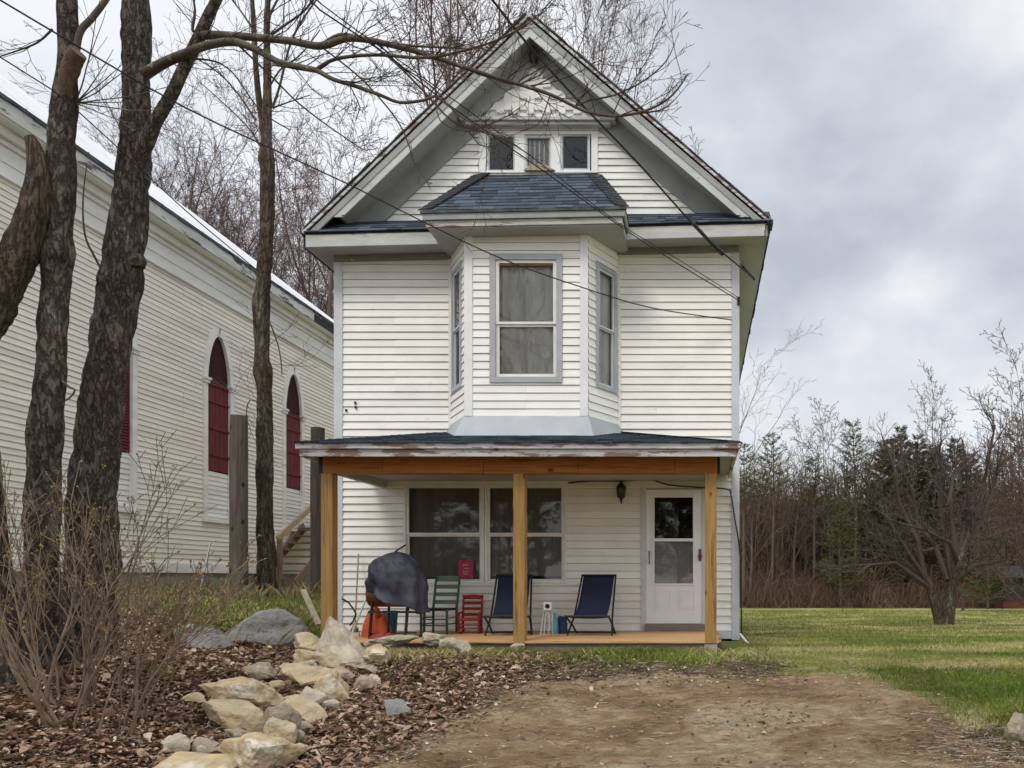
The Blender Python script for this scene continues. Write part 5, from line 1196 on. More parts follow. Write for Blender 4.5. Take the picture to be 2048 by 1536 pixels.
# ------------------------------------------------------------------ rocks
def rock(px0, px1, py0, py1, m, label, seed, D=None, deep=.8, tilt=0, tall=1, cuts=13, name='rock', peak=False):
    cx = (px0+px1)/2
    if D is None: x, D = ground_at(cx, py1-2)
    x = X(cx, D); w = (px1-px0)/F*D*1.06; hgt = (py1-py0)/F*D*1.05; D2_ = D+w*deep*.35
    zc = Z((py0+py1)/2, D); x = X(cx, D)
    rng = random.Random(seed); pl = []
    for i in range(cuts):
        v = Vector((rng.gauss(0,1), rng.gauss(0,1), rng.gauss(0,1)*tall)).normalized(); pl.append((v, rng.uniform(.38, .80)))
    import bmesh
    bm = bmesh.new(); bmesh.ops.create_icosphere(bm, subdivisions=4 if w > .25 else 3, radius=1)
    so = rng.random()*50; zmin = 9; zmax = -9; xmin = 9; xmax = -9
    for v in bm.verts:
        d = v.co.normalized(); r = 1.0
        for n_, h_ in pl:
            c = d.dot(n_)
            if c > .05: r = min(r, h_/c)
        r *= 1+.16*noise.noise(d*1.8+Vector((so,0,0)))+.05*noise.noise(d*5+Vector((so,0,0)))+.03*noise.noise(d*13+Vector((so,0,0)))+.012*noise.noise(d*31+Vector((so,0,0)))
        v.co = d*r
        if peak and v.co.z > -.1: f_ = 1-.5*min(1, (v.co.z+.1)/1.0); v.co.x *= f_; v.co.y *= f_; v.co.z *= 1.2; v.co.x -= .12*v.co.z
    rot = Matrix.Rotation(tilt, 3, 'Y')
    for v in bm.verts: 
        v.co = Vector((v.co.x*w, v.co.y*w*deep, v.co.z*hgt*1.3)); v.co = rot @ v.co
    xs_ = [v.co.x for v in bm.verts]; zs_ = [v.co.z for v in bm.verts]; a0, a1, b0, b1 = min(xs_), max(xs_), min(zs_), max(zs_)
    sink = hgt*.30
    for v in bm.verts:
        v.co.x = (v.co.x-(a0+a1)/2)*w/(a1-a0); v.co.z = (v.co.z-(b0+b1)/2)*(hgt+sink)/(b1-b0)-sink/2
        v.co.y *= .5
    me = bpy.data.meshes.new(name); bm.to_mesh(me); bm.free(); me.materials.append(M[m])
    o = bpy.data.objects.new(name, me); COL.objects.link(o); o.location = (x, D2_, zc); tag(o, label, 'rock')
    return o
RK = [
 (612,724,1236,1334,'rock_pale','big pointed pale boulder, tallest of the rock border', .9, 0, 8.75),
 (712,771,1290,1334,'rock_yellow','rounded yellow-stained rock leaning on the right of the pointed boulder', .9, 0, 8.8),
 (576,650,1266,1302,'rock','flat-topped cream rock just left of the pointed boulder', .9, 0, 9.0),
 (578,640,1300,1336,'rock','wedge-shaped cream rock below the flat-topped one', .9, .3, 8.6),
 (570,625,1322,1345,'rock_pale','small rounded pale stone in front of the wedge-shaped rock', .9, 0, 8.4),
 (630,675,1306,1336,'rock','light cream chunk wedged under the pointed boulder', .9, 0, 8.5),
 (546,672,1330,1380,'rock','wide pale yellow slab in the middle of the rock border', .8, -.12, 8.2),
 (612,690,1344,1412,'rock_yellow','smooth yellowish lumpy rock right of the wide slab', .9, .4, 7.95),
 (468,546,1326,1358,'rock_tan','greenish-brown flat rock left of the border among the leaves', .8, .1, None),
 (545,572,1330,1350,'rock_pale','small pale stone between the greenish rock and the wide slab', .9, 0, None),
 (392,536,1362,1424,'rock_yellow','broad yellow slab tilted over a dark hollow', .7, .25, 7.6),
 (390,520,1404,1470,'rock','long yellow-grey slab lying below the tilted slab', .6, .42, 7.15),
 (356,404,1388,1414,'rock','small yellow stone at the left tip of the tilted slab', .9, .1, None),
 (532,636,1398,1452,'rock','rounded cream rock right of the tilted slab', .8, .25, 7.4),
 (585,645,1375,1420,'rock_pale','angular pale rock just above the rounded cream one', .7, .5, 7.65),
 (510,592,1408,1482,'rock_tan','long grey-tan slab standing on edge in the border', .4, .75, 7.0),
 (516,580,1440,1500,'rock','upright buff stone against the slab on edge', .8, .2, 6.75),
 (412,562,1474,1560,'rock_yellow','largest yellow boulder, cut by the bottom of the picture', .9, -.1, 6.4),
 (270,432,1518,1570,'rock_yellow','low yellow boulder top at the bottom edge left of the largest one', .9, 0, 6.1),
 (436,500,1462,1492,'rock_tan','flat grey stone half buried behind the largest yellow boulder', .9, 0, None),
 (366,432,1482,1512,'rock_tan','thin grey-tan slab lying flat in the leaves', .8, .3, None),
 (312,372,1470,1512,'rock_pale','narrow pale stone tilted in the leaves left of the thin slab', .5, .6, None),
 (584,626,1446,1470,'rock_tan','small buff stone in the leaves right of the border', .8, .3, None),
 (760,817,1402,1440,'rock_grey','rounded grey stone lying alone in the leaves near the drive', .9, .2, None),
 (786,812,1450,1464,'rock_pale','tiny pale stone below the lone grey one', .9, 0, None),
 (702,742,1354,1386,'rock_tan','small brown-grey stone under the flat dark slab', .9, 0, None),
 (728,756,1350,1380,'rock_pale','small pale wedge beside the brown-grey stone', .9, .4, None),
 (672,760,1328,1352,'rock_tan','flat dark slab below the pointed boulder', .9, .08, 8.6),
 (714,820,1272,1302,'rock_pale','long pale flat rock under the covered grill', .8, -.1, 9.35),
 (838,886,1266,1286,'rock_pale','cream rock sitting against the deck edge', .8, 0, 9.55),
 (876,940,1276,1304,'rock_pale','pale rounded rock in front of the deck right of the cream one', .8, .15, 9.4),
 (1012,1046,1288,1304,'rock_pale','small pale stone at the foot of the middle porch post', .9, 0, 9.6),
 (960,985,1296,1308,'rock_pale','small pale stone left of the middle post foot', .9, 0, 9.5),
 (338,444,1250,1298,'rock_grey','smaller grey boulder beside the leaf-covered bank', .8, 0, 10.0),
 (436,598,1220,1294,'rock_grey','larger smooth grey boulder below the slender tree', .7, .06, 10.3),
 (2018,2075,1428,1480,'rock_tan','grey-brown rock cut by the right edge of the picture', .9, 0, None),
 (640,676,1292,1318,'rock','cream block squeezed between the flat-topped rock and the pointed boulder', .9, .2, 8.9),
 (596,640,1342,1366,'rock_yellow','small yellow-tan block on the upper edge of the wide pale slab', .9, .1, 8.5),
 (530,560,1362,1386,'rock','small cream stone between the broad yellow slab and the wide pale slab', .9, .1, None),
 (640,672,1400,1424,'rock_pale','small pale stone right of the rounded cream rock', .9, .1, None),
 (498,524,1466,1490,'rock','small tan stone at the foot of the slab on edge', .9, .2, None),
 (572,604,1462,1490,'rock_tan','small buff stone right of the upright buff stone', .9, .3, None),
 (470,506,1392,1410,'rock_yellow','small yellow stone on top of the long yellow-grey slab', .9, .1, None),
 (560,602,1392,1416,'rock','small cream stone between the tilted slab and the angular pale rock', .9, .2, None),
 (640,690,1384,1408,'rock_tan','buff stone tucked under the smooth yellowish rock', .9, .1, None),
 (436,470,1424,1446,'rock_tan','small dark stone in the gap between the two long slabs', .9, 0, None),
 (520,560,1385,1404,'rock_tan','small dull stone on the upper end of the tilted slab', .9, .1, None),
 (650,705,1336,1362,'rock_tan','dull brown stone right of the wide pale slab', .9, 0, None),
 (556,600,1490,1520,'rock','pale stone right of the largest yellow boulder', .9, .1, None),
 (948,962,1345,1362,'rock_pale','tiny pale stone in the weeds below the deck', .9, 0, None),
]
for i, (a, b, c, d, m, lb, dp, tl, DD) in enumerate(RK):
    if DD is not None and DD < 8.3: DD = None
    rock(a, b, c, d, m, lb, 100+i, DD, dp, tl, peak=(i == 0))

# ------------------------------------------------------------------ things on the porch
def deckD(py): return (EYE-DZ)*F/(py-VY)
# covered barrel grill
gD = 10.35; gx = X(796, gD); gr = thing('barrel_grill', 'barrel grill on thin black legs under a dark blue-grey cover', 'grill', (gx, gD, DZ))
mb = MB(); mb.lathe((gx-.03, gD+.04, DZ+.60), [(.0, -.36), (.17, -.36), (.18, -.34), (.18, .20), (.17, .22), (0, .22)], 24, 'x'); mb.build('barrel', M['rust'], gr, smooth=False)
mb = MB()
for lx_, ly_ in ((752, -.2), (768, .15), (822, -.2), (840, .15)): 
    xx = X(lx_, gD); mb.bar((xx, gD+ly_, DZ), (xx+.02, gD+ly_*.8, DZ+.5), .03, .03)
mb.bar((X(752, gD), gD-.2, DZ+.02), (X(768, gD), gD+.15, DZ+.02), .03, .03); mb.bar((X(822, gD), gD-.2, DZ+.02), (X(840, gD), gD+.15, DZ+.02), .03, .03)
mb.bar((X(750, gD), gD-.2, DZ+.36), (X(842, gD), gD-.2, DZ+.36), .03, .03); mb.bar((X(750, gD), gD-.17, DZ+.06), (X(842, gD), gD-.17, DZ+.08), .025, .025)
mb.build('leg_frame', M['steel_black'], gr)
mb = MB(); zt = Z(1104, gD); NT, NK = 96, 44; x0c = X(795, gD)
for i in range(NT+1):
    th_ = 2*pi*i/NT; c_, s_2 = cos(th_), sin(th_)
    hem = Z(1194+30*c_+4*sin(th_*2)+8*max(0, -s_2), gD)-.02+.02*sin(th_*5)
    for k in range(NK+1):
        t = k/NK; ph = t*pi*.5
        rr = min(1, sin(min(ph*1.9, pi/2))**.6)*(1.0+.03*t-.06*t*t)
        rx, ry = .375, .30; ft_ = (abs(c_)**3+abs(s_2)**3)**(-1/3)*.92
        z = zt+(hem-zt)*(t**1.35)-.06*(rr**4)*(1-t)*0
        fold = .060*sin(th_*8+3*t+1.5*sin(th_*2))*t*t-.05*abs(noise.noise((c_*2.6+1, s_2*2.6, t*4)))+.05*noise.noise((c_*2, s_2*2, t*4))*(.3+t)
        fold += .022*noise.noise((c_*5+t*3, s_2*5, t*7))
        p = Vector((x0c+c_*(rx*rr*ft_+fold)+.03*t*c_, gD+s_2*(ry*rr*ft_+fold), z+.04*c_*0-.05*(1-t)*abs(c_)*rr+.02*noise.noise((c_*3, s_2*3, 9))*t))
        mb.v.append(tuple(p))
for i in range(NT):
    for k in range(NK): a = i*(NK+1)+k; mb.f.append([a, a+NK+1, a+NK+2, a+1]); mb.t.append(.5)
cv = mb.build('cover', M['cover'], gr, smooth=True)
s2_ = cv.modifiers.new('solid', 'SOLIDIFY'); s2_.thickness = .006
MB().tube([P3(783, 1110, gD), P3(795, 1100, gD), P3(811, 1090, gD)], .011, 8).build('lid_handle', M['steel_black'], gr)
# orange tarp heap
def heap(name, cx, D, w, dpt, hh, m, label, cat, seed, z0=DZ, sharp=1):
    mb = MB(); NT, NK = 40, 16; rng = random.Random(seed); so = rng.random()*20
    for i in range(NT):
        th_ = 2*pi*i/NT
        for k in range(NK+1):
            t = k/NK; rr = t*(1+.25*noise.noise((cos(th_)*1.5+so, sin(th_)*1.5, t)))
            z = hh*(1-t**(1.8 if hh < .2 else 4))*(1+.5*noise.noise((cos(th_)*2*t+so, sin(th_)*2*t, 4)))+.13*(abs(noise.noise((cos(th_)*3.2*t+so, sin(th_)*3.2*t, 1)))-.3)*(1-t)*min(1, hh/.3)
            mb.v.append((cx+cos(th_)*rr*w/2, D+sin(th_)*rr*dpt/2, z0+max(0.002, z)))
    for i in range(NT):
        j = (i+1) % NT
        for k in range(NK): mb.f.append([i*(NK+1)+k, j*(NK+1)+k, j*(NK+1)+k+1, i*(NK+1)+k+1]); mb.t.append(.5)
    return tag(mb.build(name, m, None, (cx, D, z0)), label, cat)
heap('tarp', X(752, 10.6), 10.6, .42, .4, .36, M['orange'], 'crumpled bright orange tarp heaped behind the legs of the covered grill', 'tarp', 3)
heap('tarp', X(770, 10.2), 10.15, .42, .25, .09, M['red_paint'], 'flattened dark red cloth lying under the covered grill', 'cloth', 6)
x = X(780, 11.0); tag(MB().lathe((x, 11.0, DZ), [(.09, 0), (.11, .33), (.115, .34), (.10, .34), (.09, .02)], 20).build('bucket', M['blue_plastic'], None, (x, 11, DZ)), 'blue plastic bucket half hidden behind the covered grill', 'bucket')
# tools leaning at the left
a, b = P3(717, 1108, 11.5), Vector((X(709, 11.2), 11.2, DZ)); tag(MB().tube([b, a], .012, 8).lathe(b+Vector((0,0,.06)), [(.05, -.06), (.06, .0), (.02, .06)], 10).build('broom', M['rail_wood'], None, b), 'thin upright stick leaning on the wall left of the grill', 'broom')
a, b = P3(737, 1185, 10.9), Vector((X(702, 10.6), 10.6, DZ)); mb = MB().tube([b, a], .013, 8); mb.box(b.x-.12, b.x+.12, b.y-.02, b.y+.02, DZ, DZ+.05)
tag(mb.build('shovel', M['pale_metal'], None, b), 'slanted grey metal-handled tool propped by the left porch post', 'tool')
mb = MB(); mb.tube([P3(684, 1197, 11.0), P3(697, 1205, 11.0), P3(707, 1218, 10.9), P3(712, 1228, 10.8), P3(706, 1243, 10.6), P3(700, 1250, 10.5)], .013, 8)
tag(mb.build('hose', M['black'], None), 'short black hose curling down behind the left porch post', 'hose')
# chairs
def ladder_chair(name, label, cat, loc, rz, W_, Hs, Hb, pm, sm_, slat_m, slats=4, rocker=False, arms=False):
    root = thing(name, label, cat, (0,0,0)); dpt = W_*.9
    mbp = MB()
    for s in (-1, 1):
        MB().tube([(s*W_/2, dpt/2, 0), (s*W_/2, dpt/2, Hs), (s*W_/2*1.02, dpt/2+.12*Hb, Hb)], [.017, .02, .015], 10).lathe((s*W_/2*1.02, dpt/2+.12*Hb, Hb), [(.016, 0), (.02, .012), (.008, .03)], 8).build('back_post', pm, root)
        MB().tube([(s*W_/2*1.08, -dpt/2, 0), (s*W_/2*1.08, -dpt/2, Hs+(.17*Hb if arms else .01))], .018, 10).build('leg', pm, root)
    for i in range(slats):
        z = Hs+.12*Hb+(Hb-Hs-.14*Hb)*i/(slats-1); y = dpt/2+.12*Hb*(z-Hs)/(Hb-Hs); hgt = .05*Hb/.85+(.03 if i == slats-1 else .012); K = 8; m = MB()
        for k in range(K):
            f0, f1 = k/K, (k+1)/K; c = lambda f: .025*sin(pi*f); w = lambda f: -W_/2+W_*f; tp = lambda f: (.012*sin(pi*f) if i == slats-1 else .0)
            v = [(w(f0), y+c(f0), z-hgt/2), (w(f1), y+c(f1), z-hgt/2), (w(f1), y+c(f1), z+hgt/2+tp(f1)), (w(f0), y+c(f0), z+hgt/2+tp(f0))]
            v += [(a, b+.01, c2) for a, b, c2 in v]; m.add(v, [(0,1,2,3), (7,6,5,4), (0,4,5,1), (3,2,6,7)])
        m.build('slat', slat_m, root)
    m = MB(); m.prism([(-W_/2-.02, -dpt/2-.02, Hs-.02), (W_/2+.02, -dpt/2-.02, Hs-.02), (W_/2-.01, dpt/2, Hs-.02), (-W_/2+.01, dpt/2, Hs-.02)], (0,0,.035)); m.build('seat', sm_, root, bevel=.008)
    for z in (Hs*.35, Hs*.6): MB().tube([(-W_/2*1.08, -dpt/2, z), (W_/2*1.08, -dpt/2, z)], .009, 8).build('stretcher', pm, root)
    m = MB()
    for s in (-1, 1):
        for z in (Hs*.4, Hs*.65): m.tube([(s*W_/2*1.08, -dpt/2, z), (s*W_/2, dpt/2, z)], .009, 8)
    m.build('side_stretcher', pm, root)
    if arms:
        for s in (-1, 1): MB().bar((s*W_/2*1.1, -dpt/2-.03, Hs+.17*Hb), (s*W_/2*1.03, dpt/2+.04, Hs+.19*Hb), .05, .016).build('armrest', pm, root)
    if rocker:
        for s in (-1, 1): MB().tube([(s*W_/2, -dpt/2-.12, .035), (s*W_/2, -dpt/4, .004), (s*W_/2, dpt/4, .004), (s*W_/2, dpt/2+.16, .04)], .012, 8).build('rocker', pm, root)
    root.location = loc; root.rotation_euler = (0, 0, rz); return root
ladder_chair('ladder_back_chair', 'dark green ladder-back chair with a black seat beside the covered grill', 'chair', (X(879, 11.1), 11.1, DZ), R(-8), .37, .36, .82, M['green_paint'], M['black'], M['green_pale'], 4)
ladder_chair('child_rocking_chair', 'small red wooden rocking chair with a slatted back below the window', 'chair', (X(941, 11.15), 11.15, DZ+.008), R(6), .27, .20, .53, M['red_paint'], M['red_paint'], M['red_paint'], 4, True, True)
def sling_chair(label):
    root = thing('folding_chair', label, 'chair', (0,0,0)); W_ = .47
    for s in (-1, 1):
        MB().tube([(s*(W_/2+.02), .42, .86), (s*(W_/2+.045), .05, .26), (s*(W_/2+.085), -.16, .03), (s*(W_/2+.085), -.18, 0)], .014, 8).build('back_rail', M['black'], root)
        MB().tube([(s*(W_/2+.075), -.33, .28), (s*(W_/2+.06), .0, .14), (s*(W_/2+.05), .22, 0)], .014, 8).build('leg', M['black'], root)
    MB().tube([(-W_/2-.03, .42, .86), (W_/2+.03, .42, .86)], .016, 8).build('top_bar', M['black'], root)
    MB().tube([(-W_/2-.085, -.33, .28), (W_/2+.085, -.33, .28)], .018, 8).build('seat_bar', M['black'], root)
    MB().tube([(-W_/2-.09, -.155, .05), (W_/2+.09, -.155, .05)], .011, 8).tube([(-W_/2-.05, .2, .02), (W_/2+.05, .2, .02)], .011, 8).build('stretcher', M['black'], root)
    m = MB(); K, J = 14, 10; prof = []
    for i in range(K+1):
        t = i/K; prof.append((.42*(1-t)**1.15-.33*t+.05*sin(pi*t), .85*(1-t)**1.35+.27*t**1.6-.05*sin(pi*t)*t))
    for i in range(K+1):
        for j in range(J+1):
            f = j/J; y, z = prof[i]; m.v.append((-W_/2+W_*f+.0*i, y+.012*sin(pi*f), z-.035*sin(pi*f)*(i/K)*(1-i/K)*3))
    for i in range(K):
        for j in range(J): a = i*(J+1)+j; m.f.append([a, a+1, a+J+2, a+J+1]); m.t.append(.5)
    c = m.build('sling', M['navy'], root, smooth=True); sd3 = c.modifiers.new('solid', 'SOLIDIFY'); sd3.thickness = .006
    return root
sc = sling_chair('navy sling folding chair standing partly behind the middle porch post')
sc['group'] = 'navy folding chairs on the porch'
sc.location = (X(1024, 10.95), 10.85, DZ); sc.rotation_euler = (0,0,R(6))
dup(sc, (X(1187, 10.95), 10.85, DZ), R(-5), 1, 'navy sling folding chair standing in the open left of the door')
# pale folding stand with white square face
sD = 10.95; x = X(1095, sD); fs = thing('small_stand', 'pale spindly stand with a white square plate and black round centre between the navy chairs', 'stand', (x, sD, DZ))
mb = MB()
for dx_ in (-.09, -.04, .03, .09): mb.tube([(x+dx_, sD-.05, DZ), (x+dx_*.7+.0, sD+.03, DZ+.35)], .007, 6)
mb.tube([(x-.10, sD, DZ+.34), (x+.11, sD, DZ+.34)], .009, 6); mb.tube([(x+.03, sD, DZ+.2), (x-.02, sD, DZ+.34)], .006, 6); mb.build('frame', M['pale_metal'], fs)
MB().box(x-.055, x+.065, sD-.03, sD-.0, DZ+.35, DZ+.47).build('plate', M['white_plastic'], fs, bevel=.006)
MB().lathe((x+.005, sD-.031, DZ+.41), [(.034, 0), (.034, -.006)], 20, 'y').build('disc', M['black'], fs)
def bag(px, D, w, hh, m, label, seed):
    x = X(px, D); mb = MB(); n = 14; rng = random.Random(seed)
    for i in range(7):
        t = i/6; 
        for k in range(n):
            a = 2*pi*k/n; f = (abs(cos(a))**4+abs(sin(a))**4)**-.25; rr = (1-.35*t*t)*(1+.12*noise.noise((cos(a)*2+seed, sin(a)*2, t*3)))
            mb.v.append((x+cos(a)*f*rr*w/2*(1 if t < .95 else .8), D+sin(a)*f*rr*.07*(1-.7*t), DZ+hh*t*(1+.08*noise.noise((cos(a)*2, 3, seed)))))
    for i in range(6):
        for k in range(n): k2 = (k+1) % n; mb.f.append([i*n+k, i*n+k2, (i+1)*n+k2, (i+1)*n+k]); mb.t.append(.5)
    mb.f.append([6*n+k for k in range(n)]); mb.t.append(.5)
    return tag(mb.build('bag', m, None, (x, D, DZ)), label, 'bag')
bag(1124, 11.1, .17, .25, M['blue_bag'], 'dark blue bag on the deck just left of the open navy chair', 1)
bag(1110, 11.0, .10, .30, M['light_blue'], 'slim light blue bag leaning between the pale stand and the dark bag', 2)

# ------------------------------------------------------------------ wires and cables
def cable(l_, label, r=.008, m='wire', name='overhead_wire', step=.25, cat='wire', group=None):
    pts = [list(P3(a, b, D))+[0] for a, b, D in l_]; c = catmull(pts, step)
    o = MB().tube([Vector(q[:3]) for q in c], r, 6).build(name, M[m], None, P3(*l_[-1])); return tag(o, label, cat, group)
cable([(900,-120,6.4), (985,0,6.8), (1065,100,7.3), (1160,205,7.9), (1275,325,8.7), (1385,447,9.6), (1445,505,10.3), (1508,556,11.3)], 'thick black service wire running from the top centre to the right eave', .012)
mb = MB(); mb.tube([P3(1386, 447, 9.62), P3(1424, 488, 10.08)], .024, 10); mb.tube([P3(1424, 488, 10.08), P3(1445, 507, 10.3)], .034, 10)
tag(mb.build('splice_sleeve', M['black'], None), 'black sleeve on the thick service wire before the right corner', 'sleeve')
mb = MB()
for k in range(2):
    l_ = [(1445,506,10.3), (1465,512+6*k,10.6), (1485,530-4*k,10.9), (1500,552,11.2), (1510,558,11.4)]; c = catmull([list(P3(*q))+[0] for q in l_], .05); mb.tube([Vector(q[:3]) for q in c], .006, 6)
tag(mb.build('wire_tail', M['wire_bare'], None), 'two pale looped wire ends between the black sleeve and the right eave', 'wire')
mb = MB(); mb.tube([P3(1482, 522, 10.9), P3(1487, 535, 10.95), P3(1496, 545, 11.1), P3(1508, 558, 11.4)], .022, 10); tag(mb.build('wire_clamp', M['black'], None), 'black clamp hanging under the right eave at the end of the service wire', 'clamp')
cable([(560,-60,6.2), (640,20,6.5), (760,100,7.0), (905,215,7.7), (1080,337,8.8), (1240,452,9.9), (1360,530,10.7), (1480,602,11.45)], 'upper of the twin thin wires slanting down to the right corner board', .008)
cable([(555,-75,6.2), (645,10,6.5), (765,97,7.0), (915,205,7.7), (1085,330,8.8), (1240,448,9.9), (1362,522,10.7), (1478,596,11.45)], 'lower of the twin thin wires slanting down to the right corner board', .006)
cable([(-150,-85,5.6), (0,0,6.0), (160,95,6.4), (370,215,7.0), (560,305,7.8), (700,370,8.4), (880,460,9.2), (1010,520,9.8), (1150,570,10.4), (1300,615,11.0), (1464,640,11.5)], 'thin wire from the upper left corner to the right end of the second floor', .008)
cable([(-150,20,5.7), (0,114,6.0), (105,180,6.3), (230,290,6.8), (370,420,7.6), (520,545,8.8)], 'thin wire slanting down behind the left trunks in front of the church', .006)
mb = MB(); mb.box(XR-.03, XR+.01, WY-.06, WY-.028, hz_(612), hz_(596)); tag(mb.build('wire_bracket', M['black'], None), 'small black bracket on the right corner board holding the twin wires', 'bracket')
o = cable([(1136,966,11.55), (1180,962,11.5), (1240,962,11.5), (1300,960,11.5), (1340,970,11.5), (1400,975,11.5), (1452,978,11.5), (1462,990,11.52), (1470,1040,11.52), (1478,1090,11.52), (1482,1160,11.55), (1483,1255,11.6), (1484,1272,11.6)], 'black cable running above the porch door and down the right corner of the house', .012, 'wire', 'cable', .06, 'cable')
o = cable([(1480,1268,11.5), (1488,1278,11.4), (1497,1288,11.3), (1506,1290,11.25), (1514,1292,11.2)], 'white pipe end lying on the grass at the right corner of the house', .018, 'white_plastic', 'pipe', .05, 'pipe')
# boards left of the porch
a, b = P3(606, 1180, 10.6), P3(638, 1250, 10.0); tag(MB().bar(a, b, .07, .03).build('plank', M['old_board'], None, b), 'weathered plank leaning down the bank left of the porch', 'plank')
x, D = X(628, 9.9), 9.9; tag(MB().box(x-.12, x+.13, D-.1, D+.1, h(x, D)-.02, h(x, D)+.03).build('tray', M['blue_plastic'], None, (x, D, h(x, D))), 'flat blue plastic piece on the ground left of the porch post', 'tray')
# stakes by the church
x, D = X(402, 12.5), 12.5; tag(MB().bar((x-.05, D, h(x, D)-.05), (x+.16, D, h(x, D)+.95), .02, .02).build('stake', M['trim_grey'], None, (x, D, h(x, D))), 'thin pale stake leaning in the grass before the church foundation', 'stake')

# ------------------------------------------------------------------ trees across the road behind the camera (seen in the window glass)
rl = random.Random(21)
for i in range(7):
    x = -14+i*3.6+rl.uniform(-1, 1); y = rl.uniform(-11, -6); s = rl.uniform(.95, 1.15)
    dup(protoL[i % 3], (x, y, 0), rl.uniform(0, 6), s, 'bare tree across the road behind the viewer', 'bare trees across the road')

for i in range(9):
    x = -20+i*4.6+rl.uniform(-1, 1); y = rl.uniform(-22, -17); s = rl.uniform(.75, 1.0)
    dup(pp, (x, y, 0), rl.uniform(0, 6), s, 'evergreen across the road behind the viewer', 'evergreens across the road')
# ------------------------------------------------------------------ ground cover
rng = random.Random(33)
def scatter_blades(name, n, region, hgt, wid, m, label, cat, lean=.5, far=False):
    mb = MB(); c = 0; tries = 0
    while c < n and tries < n*12:
        tries += 1; x, y, k = region()
        if k <= 0 or rng.random() > k: continue
        z = h(x, y); H = rng.uniform(*hgt)*(1+.035*max(0, y-9)); a = rng.random()*6.28; w = wid*(1+.09*max(0, y-9)); l_ = rng.gauss(0, lean)*H
        dx_, dy_ = cos(a)*w, sin(a)*w; lx_, ly_ = -sin(a)*l_, cos(a)*l_
        mb.add([(x-dx_, y-dy_, z-.01), (x+dx_, y+dy_, z-.01), (x+dx_*.6+lx_*.4, y+dy_*.6+ly_*.4, z+H*.6), (x+lx_, y+ly_, z+H)], [(0,1,2), (0,2,3)], min(1, max(0, rng.gauss(.36+.30*noise.noise((x*.9, y*1.6, 0))+1.9*max(0, noise.noise((x*.33+5, y*.8, 3))-.0), .15)+(.35 if rng.random() < .10 else 0)))); c += 1
    return tag(mb.build(name, m, None), label, cat, kind='stuff')
def lawn_region():
    t = rng.random()
    y = 8.0+37*t**2.1; x = rng.uniform(-.5, min(22, .46*y+1.2)) if rng.random() < .8 else rng.uniform(-4.8, 1)
    if XL < x < XR and y > 9.6: return x, y, 0
    if x < -2 and y > 9.5: return x, y, 0
    k = 1-drive_mask(x, y)*1.3
    k *= 1-.85*soil_mask(x, y)
    k *= .72+.9*noise.noise((x*1.1, y*1.7, 26))
    if y < 9.6 and x < .6: k *= .35+.9*noise.noise((x*2.2, y*2.2, 6))
    return x, y, k
scatter_blades('grass', 70000, lawn_region, (.018, .052), .0032, M['grass'], 'short green lawn grass beside the house and drive', 'grass')
def near_region():
    y = rng.uniform(5.8, 8.8); x = rng.uniform(1.9, 3.9); return x, y, (1-drive_mask(x, y)*1.4)*(1-.9*soil_mask(x, y))*(.65+.9*noise.noise((x*2.5, y*2.5, 44)))
scatter_blades('grass', 11000, near_region, (.025, .08), .003, M['grass'], 'lusher green grass along the right edge of the dirt drive', 'grass')
def edge_region():
    y = rng.gauss(9.35, .28); x = rng.uniform(-4.3, .9); k = .5+1.1*noise.noise((x*1.8, y*2, 16)); return x, y, (k if y < 9.75 else 0)
scatter_blades('weeds', 5500, edge_region, (.03, .11), .004, M['grass'], 'tufted weeds and grass along the foot of the porch', 'weeds', .7)
def bank_region():
    y = rng.uniform(10.6, 17.5); x = rng.uniform(-11, -5.75) if rng.random() < .8 else rng.uniform(-14, -8); return x, y, .9 if x > -10.98 else 0
scatter_blades('grass', 26000, bank_region, (.03, .09), .005, M['grass'], 'rough green grass on the bank before the church', 'grass', .6)
def dry_region():
    y = rng.uniform(10.2, 14); x = rng.uniform(-9.5, -5.8); return x, y, .4+.8*noise.noise((x*1.5, y*1.5, 9))
scatter_blades('dry_grass', 1500, dry_region, (.08, .30), .003, M['dry_grass'], 'tall dry straw-coloured grass around the cut poles on the bank', 'dry grass', .5)
def leaf_shape(mb, p, s, tone):
    a = rng.random()*6.28; tx, ty = rng.gauss(0, .35), rng.gauss(0, .35); c, q = cos(a), sin(a); L = s; w = s*rng.choice([.22, .4, .55, .7]); cu = rng.choice([.02, .1, .3, .6])*s
    def P(u, v, z): return (p[0]+u*c-v*q, p[1]+u*q+v*c, p[2]+z+u*tx+v*ty+.006)
    mb.add([P(-L/2, 0, 0), P(-.1*L, -w/2, cu*.5), P(L*.28, -w*.38, cu*.4), P(L/2, 0, cu*.3), P(L*.28, w*.38, cu*.5), P(-.1*L, w/2, cu*.6), P(.05*L, 0, 0)], [(0,1,6), (1,2,6), (2,3,6), (3,4,6), (4,5,6), (5,0,6)], tone)
mb = MB(); c = 0
while c < 52000:
    y = 4.2+6.6*rng.random()**1.1; x = rng.uniform(-9.5, -.6)
    if x < -.95*y-.3: continue
    k = soil_mask(x, y); k = max(k, .0)*(1-.9*drive_mask(x, y))
    if x > -4: k *= sm(-.6, -3.4, x)*.9+.08
    if x > -4.9 and y > 9.7: continue
    if rng.random() > k: continue
    z = h(x, y); leaf_shape(mb, (x, y, z+rng.random()*.02), (rng.uniform(.02, .055) if rng.random() < .85 else rng.uniform(.07, .11)), min(1, max(0, rng.gauss(.45, .27)))); c += 1
c = 0
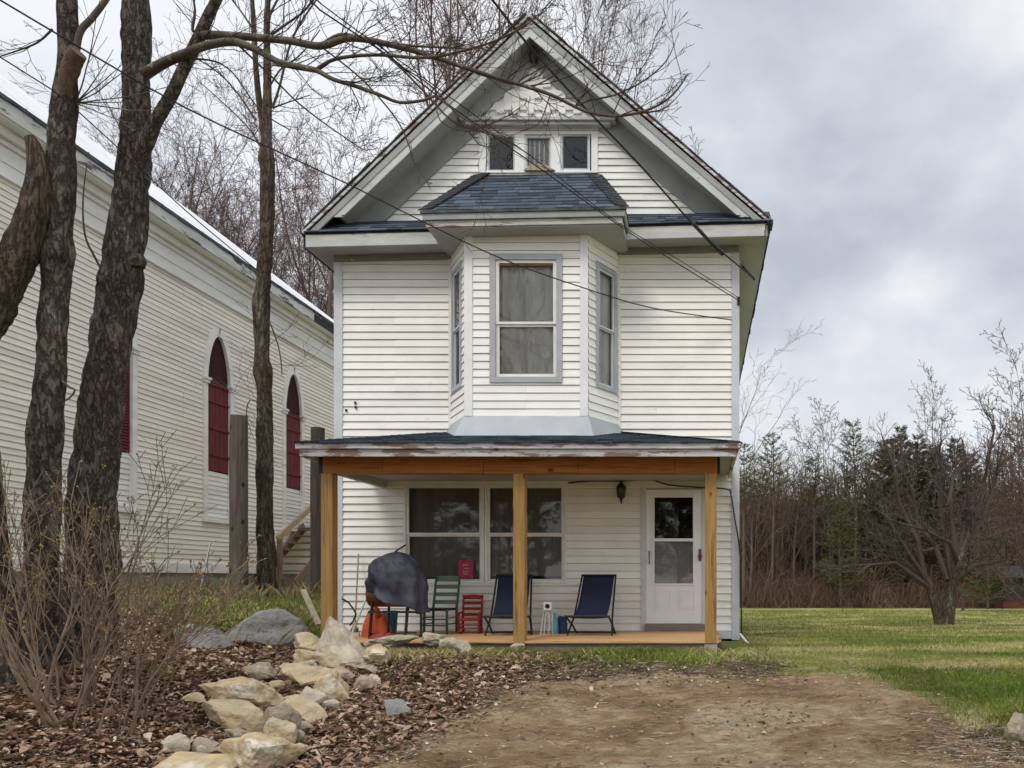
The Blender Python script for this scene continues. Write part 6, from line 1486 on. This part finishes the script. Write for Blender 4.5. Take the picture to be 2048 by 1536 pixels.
while c < 2600:
    y = 5.6+3.8*rng.random(); x = rng.uniform(-3.2, 3.9); k = .05+.6*soil_mask(x, y)+.8*max(0, noise.noise((x*.9, y*1.2, 12))-.15)
    if rng.random() > k: continue
    leaf_shape(mb, (x, y, h(x, y)+.004), rng.uniform(.02, .055), min(1, max(0, rng.gauss(.55, .25)))); c += 1
tag(mb.build('leaf_litter', M['leaf'], None), 'brown curled fallen leaves covering the bank and rock border', 'leaves', kind='stuff')
mb = MB(); c = 0
while c < 12000:
    y = 4.8+4.2*rng.random(); x = rng.uniform(-7.5, 3.6); k = .8*soil_mask(x, y)+.35*drive_mask(x, y)*(.25+1.2*max(0, noise.noise((x*1.3, y*1.3, 2))))
    if x > 1.6: k += .25
    if rng.random() > k: continue
    z = h(x, y)+.006; a = rng.gauss(0, .9); L = rng.uniform(.03, .16); r = rng.uniform(.0012, .0035); m_x, m_y = cos(a)*L/2, sin(a)*L/2; b_ = rng.gauss(0, .02)
    mb.tube([(x-m_x, y-m_y, z), (x+b_, y-b_, z+rng.uniform(0,.012)), (x+m_x, y+m_y, z+rng.uniform(0, .01))], [r, r, r*.5], 3, False, rng.random()); c += 1
tag(mb.build('twig_litter', M['twig_litter'], None), 'small dry twigs and straw scattered over the drive and bank', 'twigs', kind='stuff')
mb = MB(); c = 0
while c < 5000:
    y = 5.6+3.6*rng.random(); x = rng.uniform(-4.5, 3.6)
    k = drive_mask(x, y)*.5+.35*soil_mask(x, y)
    if rng.random() > k: continue
    z = h(x, y); s = rng.uniform(.003, .011) if rng.random() < .96 else rng.uniform(.015, .03); v = [(x+s*rng.uniform(.6, 1.2), y, z), (x, y+s*rng.uniform(.6, 1.2), z), (x-s*rng.uniform(.6, 1.2), y, z), (x, y-s*rng.uniform(.6, 1.2), z), (x+rng.gauss(0,.2)*s, y, z+s*rng.uniform(.4, .9))]
    mb.add(v, [(0,1,4), (1,2,4), (2,3,4), (3,0,4)], rng.random()); c += 1
tag(mb.build('pebbles', M['twig_litter'], None), 'small pebbles and dirt crumbs scattered on the drive', 'pebbles', kind='stuff')
# grass tuft by the shrub
x, D = ground_at(322, 1362); mb = MB()
for i in range(60):
    a = rng.random()*6.28; H = rng.uniform(.08, .2); l_ = rng.uniform(0, .08); r0 = rng.uniform(0, .03); z = h(x, D)
    mb.add([(x+r0*cos(a)-.003, D+r0*sin(a), z), (x+r0*cos(a)+.003, D+r0*sin(a), z), (x+(r0+l_)*cos(a), D+(r0+l_)*sin(a), z+H)], [(0,1,2)], rng.uniform(.1, .6))
tag(mb.build('grass_tuft', M['grass'], None, (x, D, h(x, D))), 'single dark green grass tuft in the leaves right of the shrub', 'grass tuft')
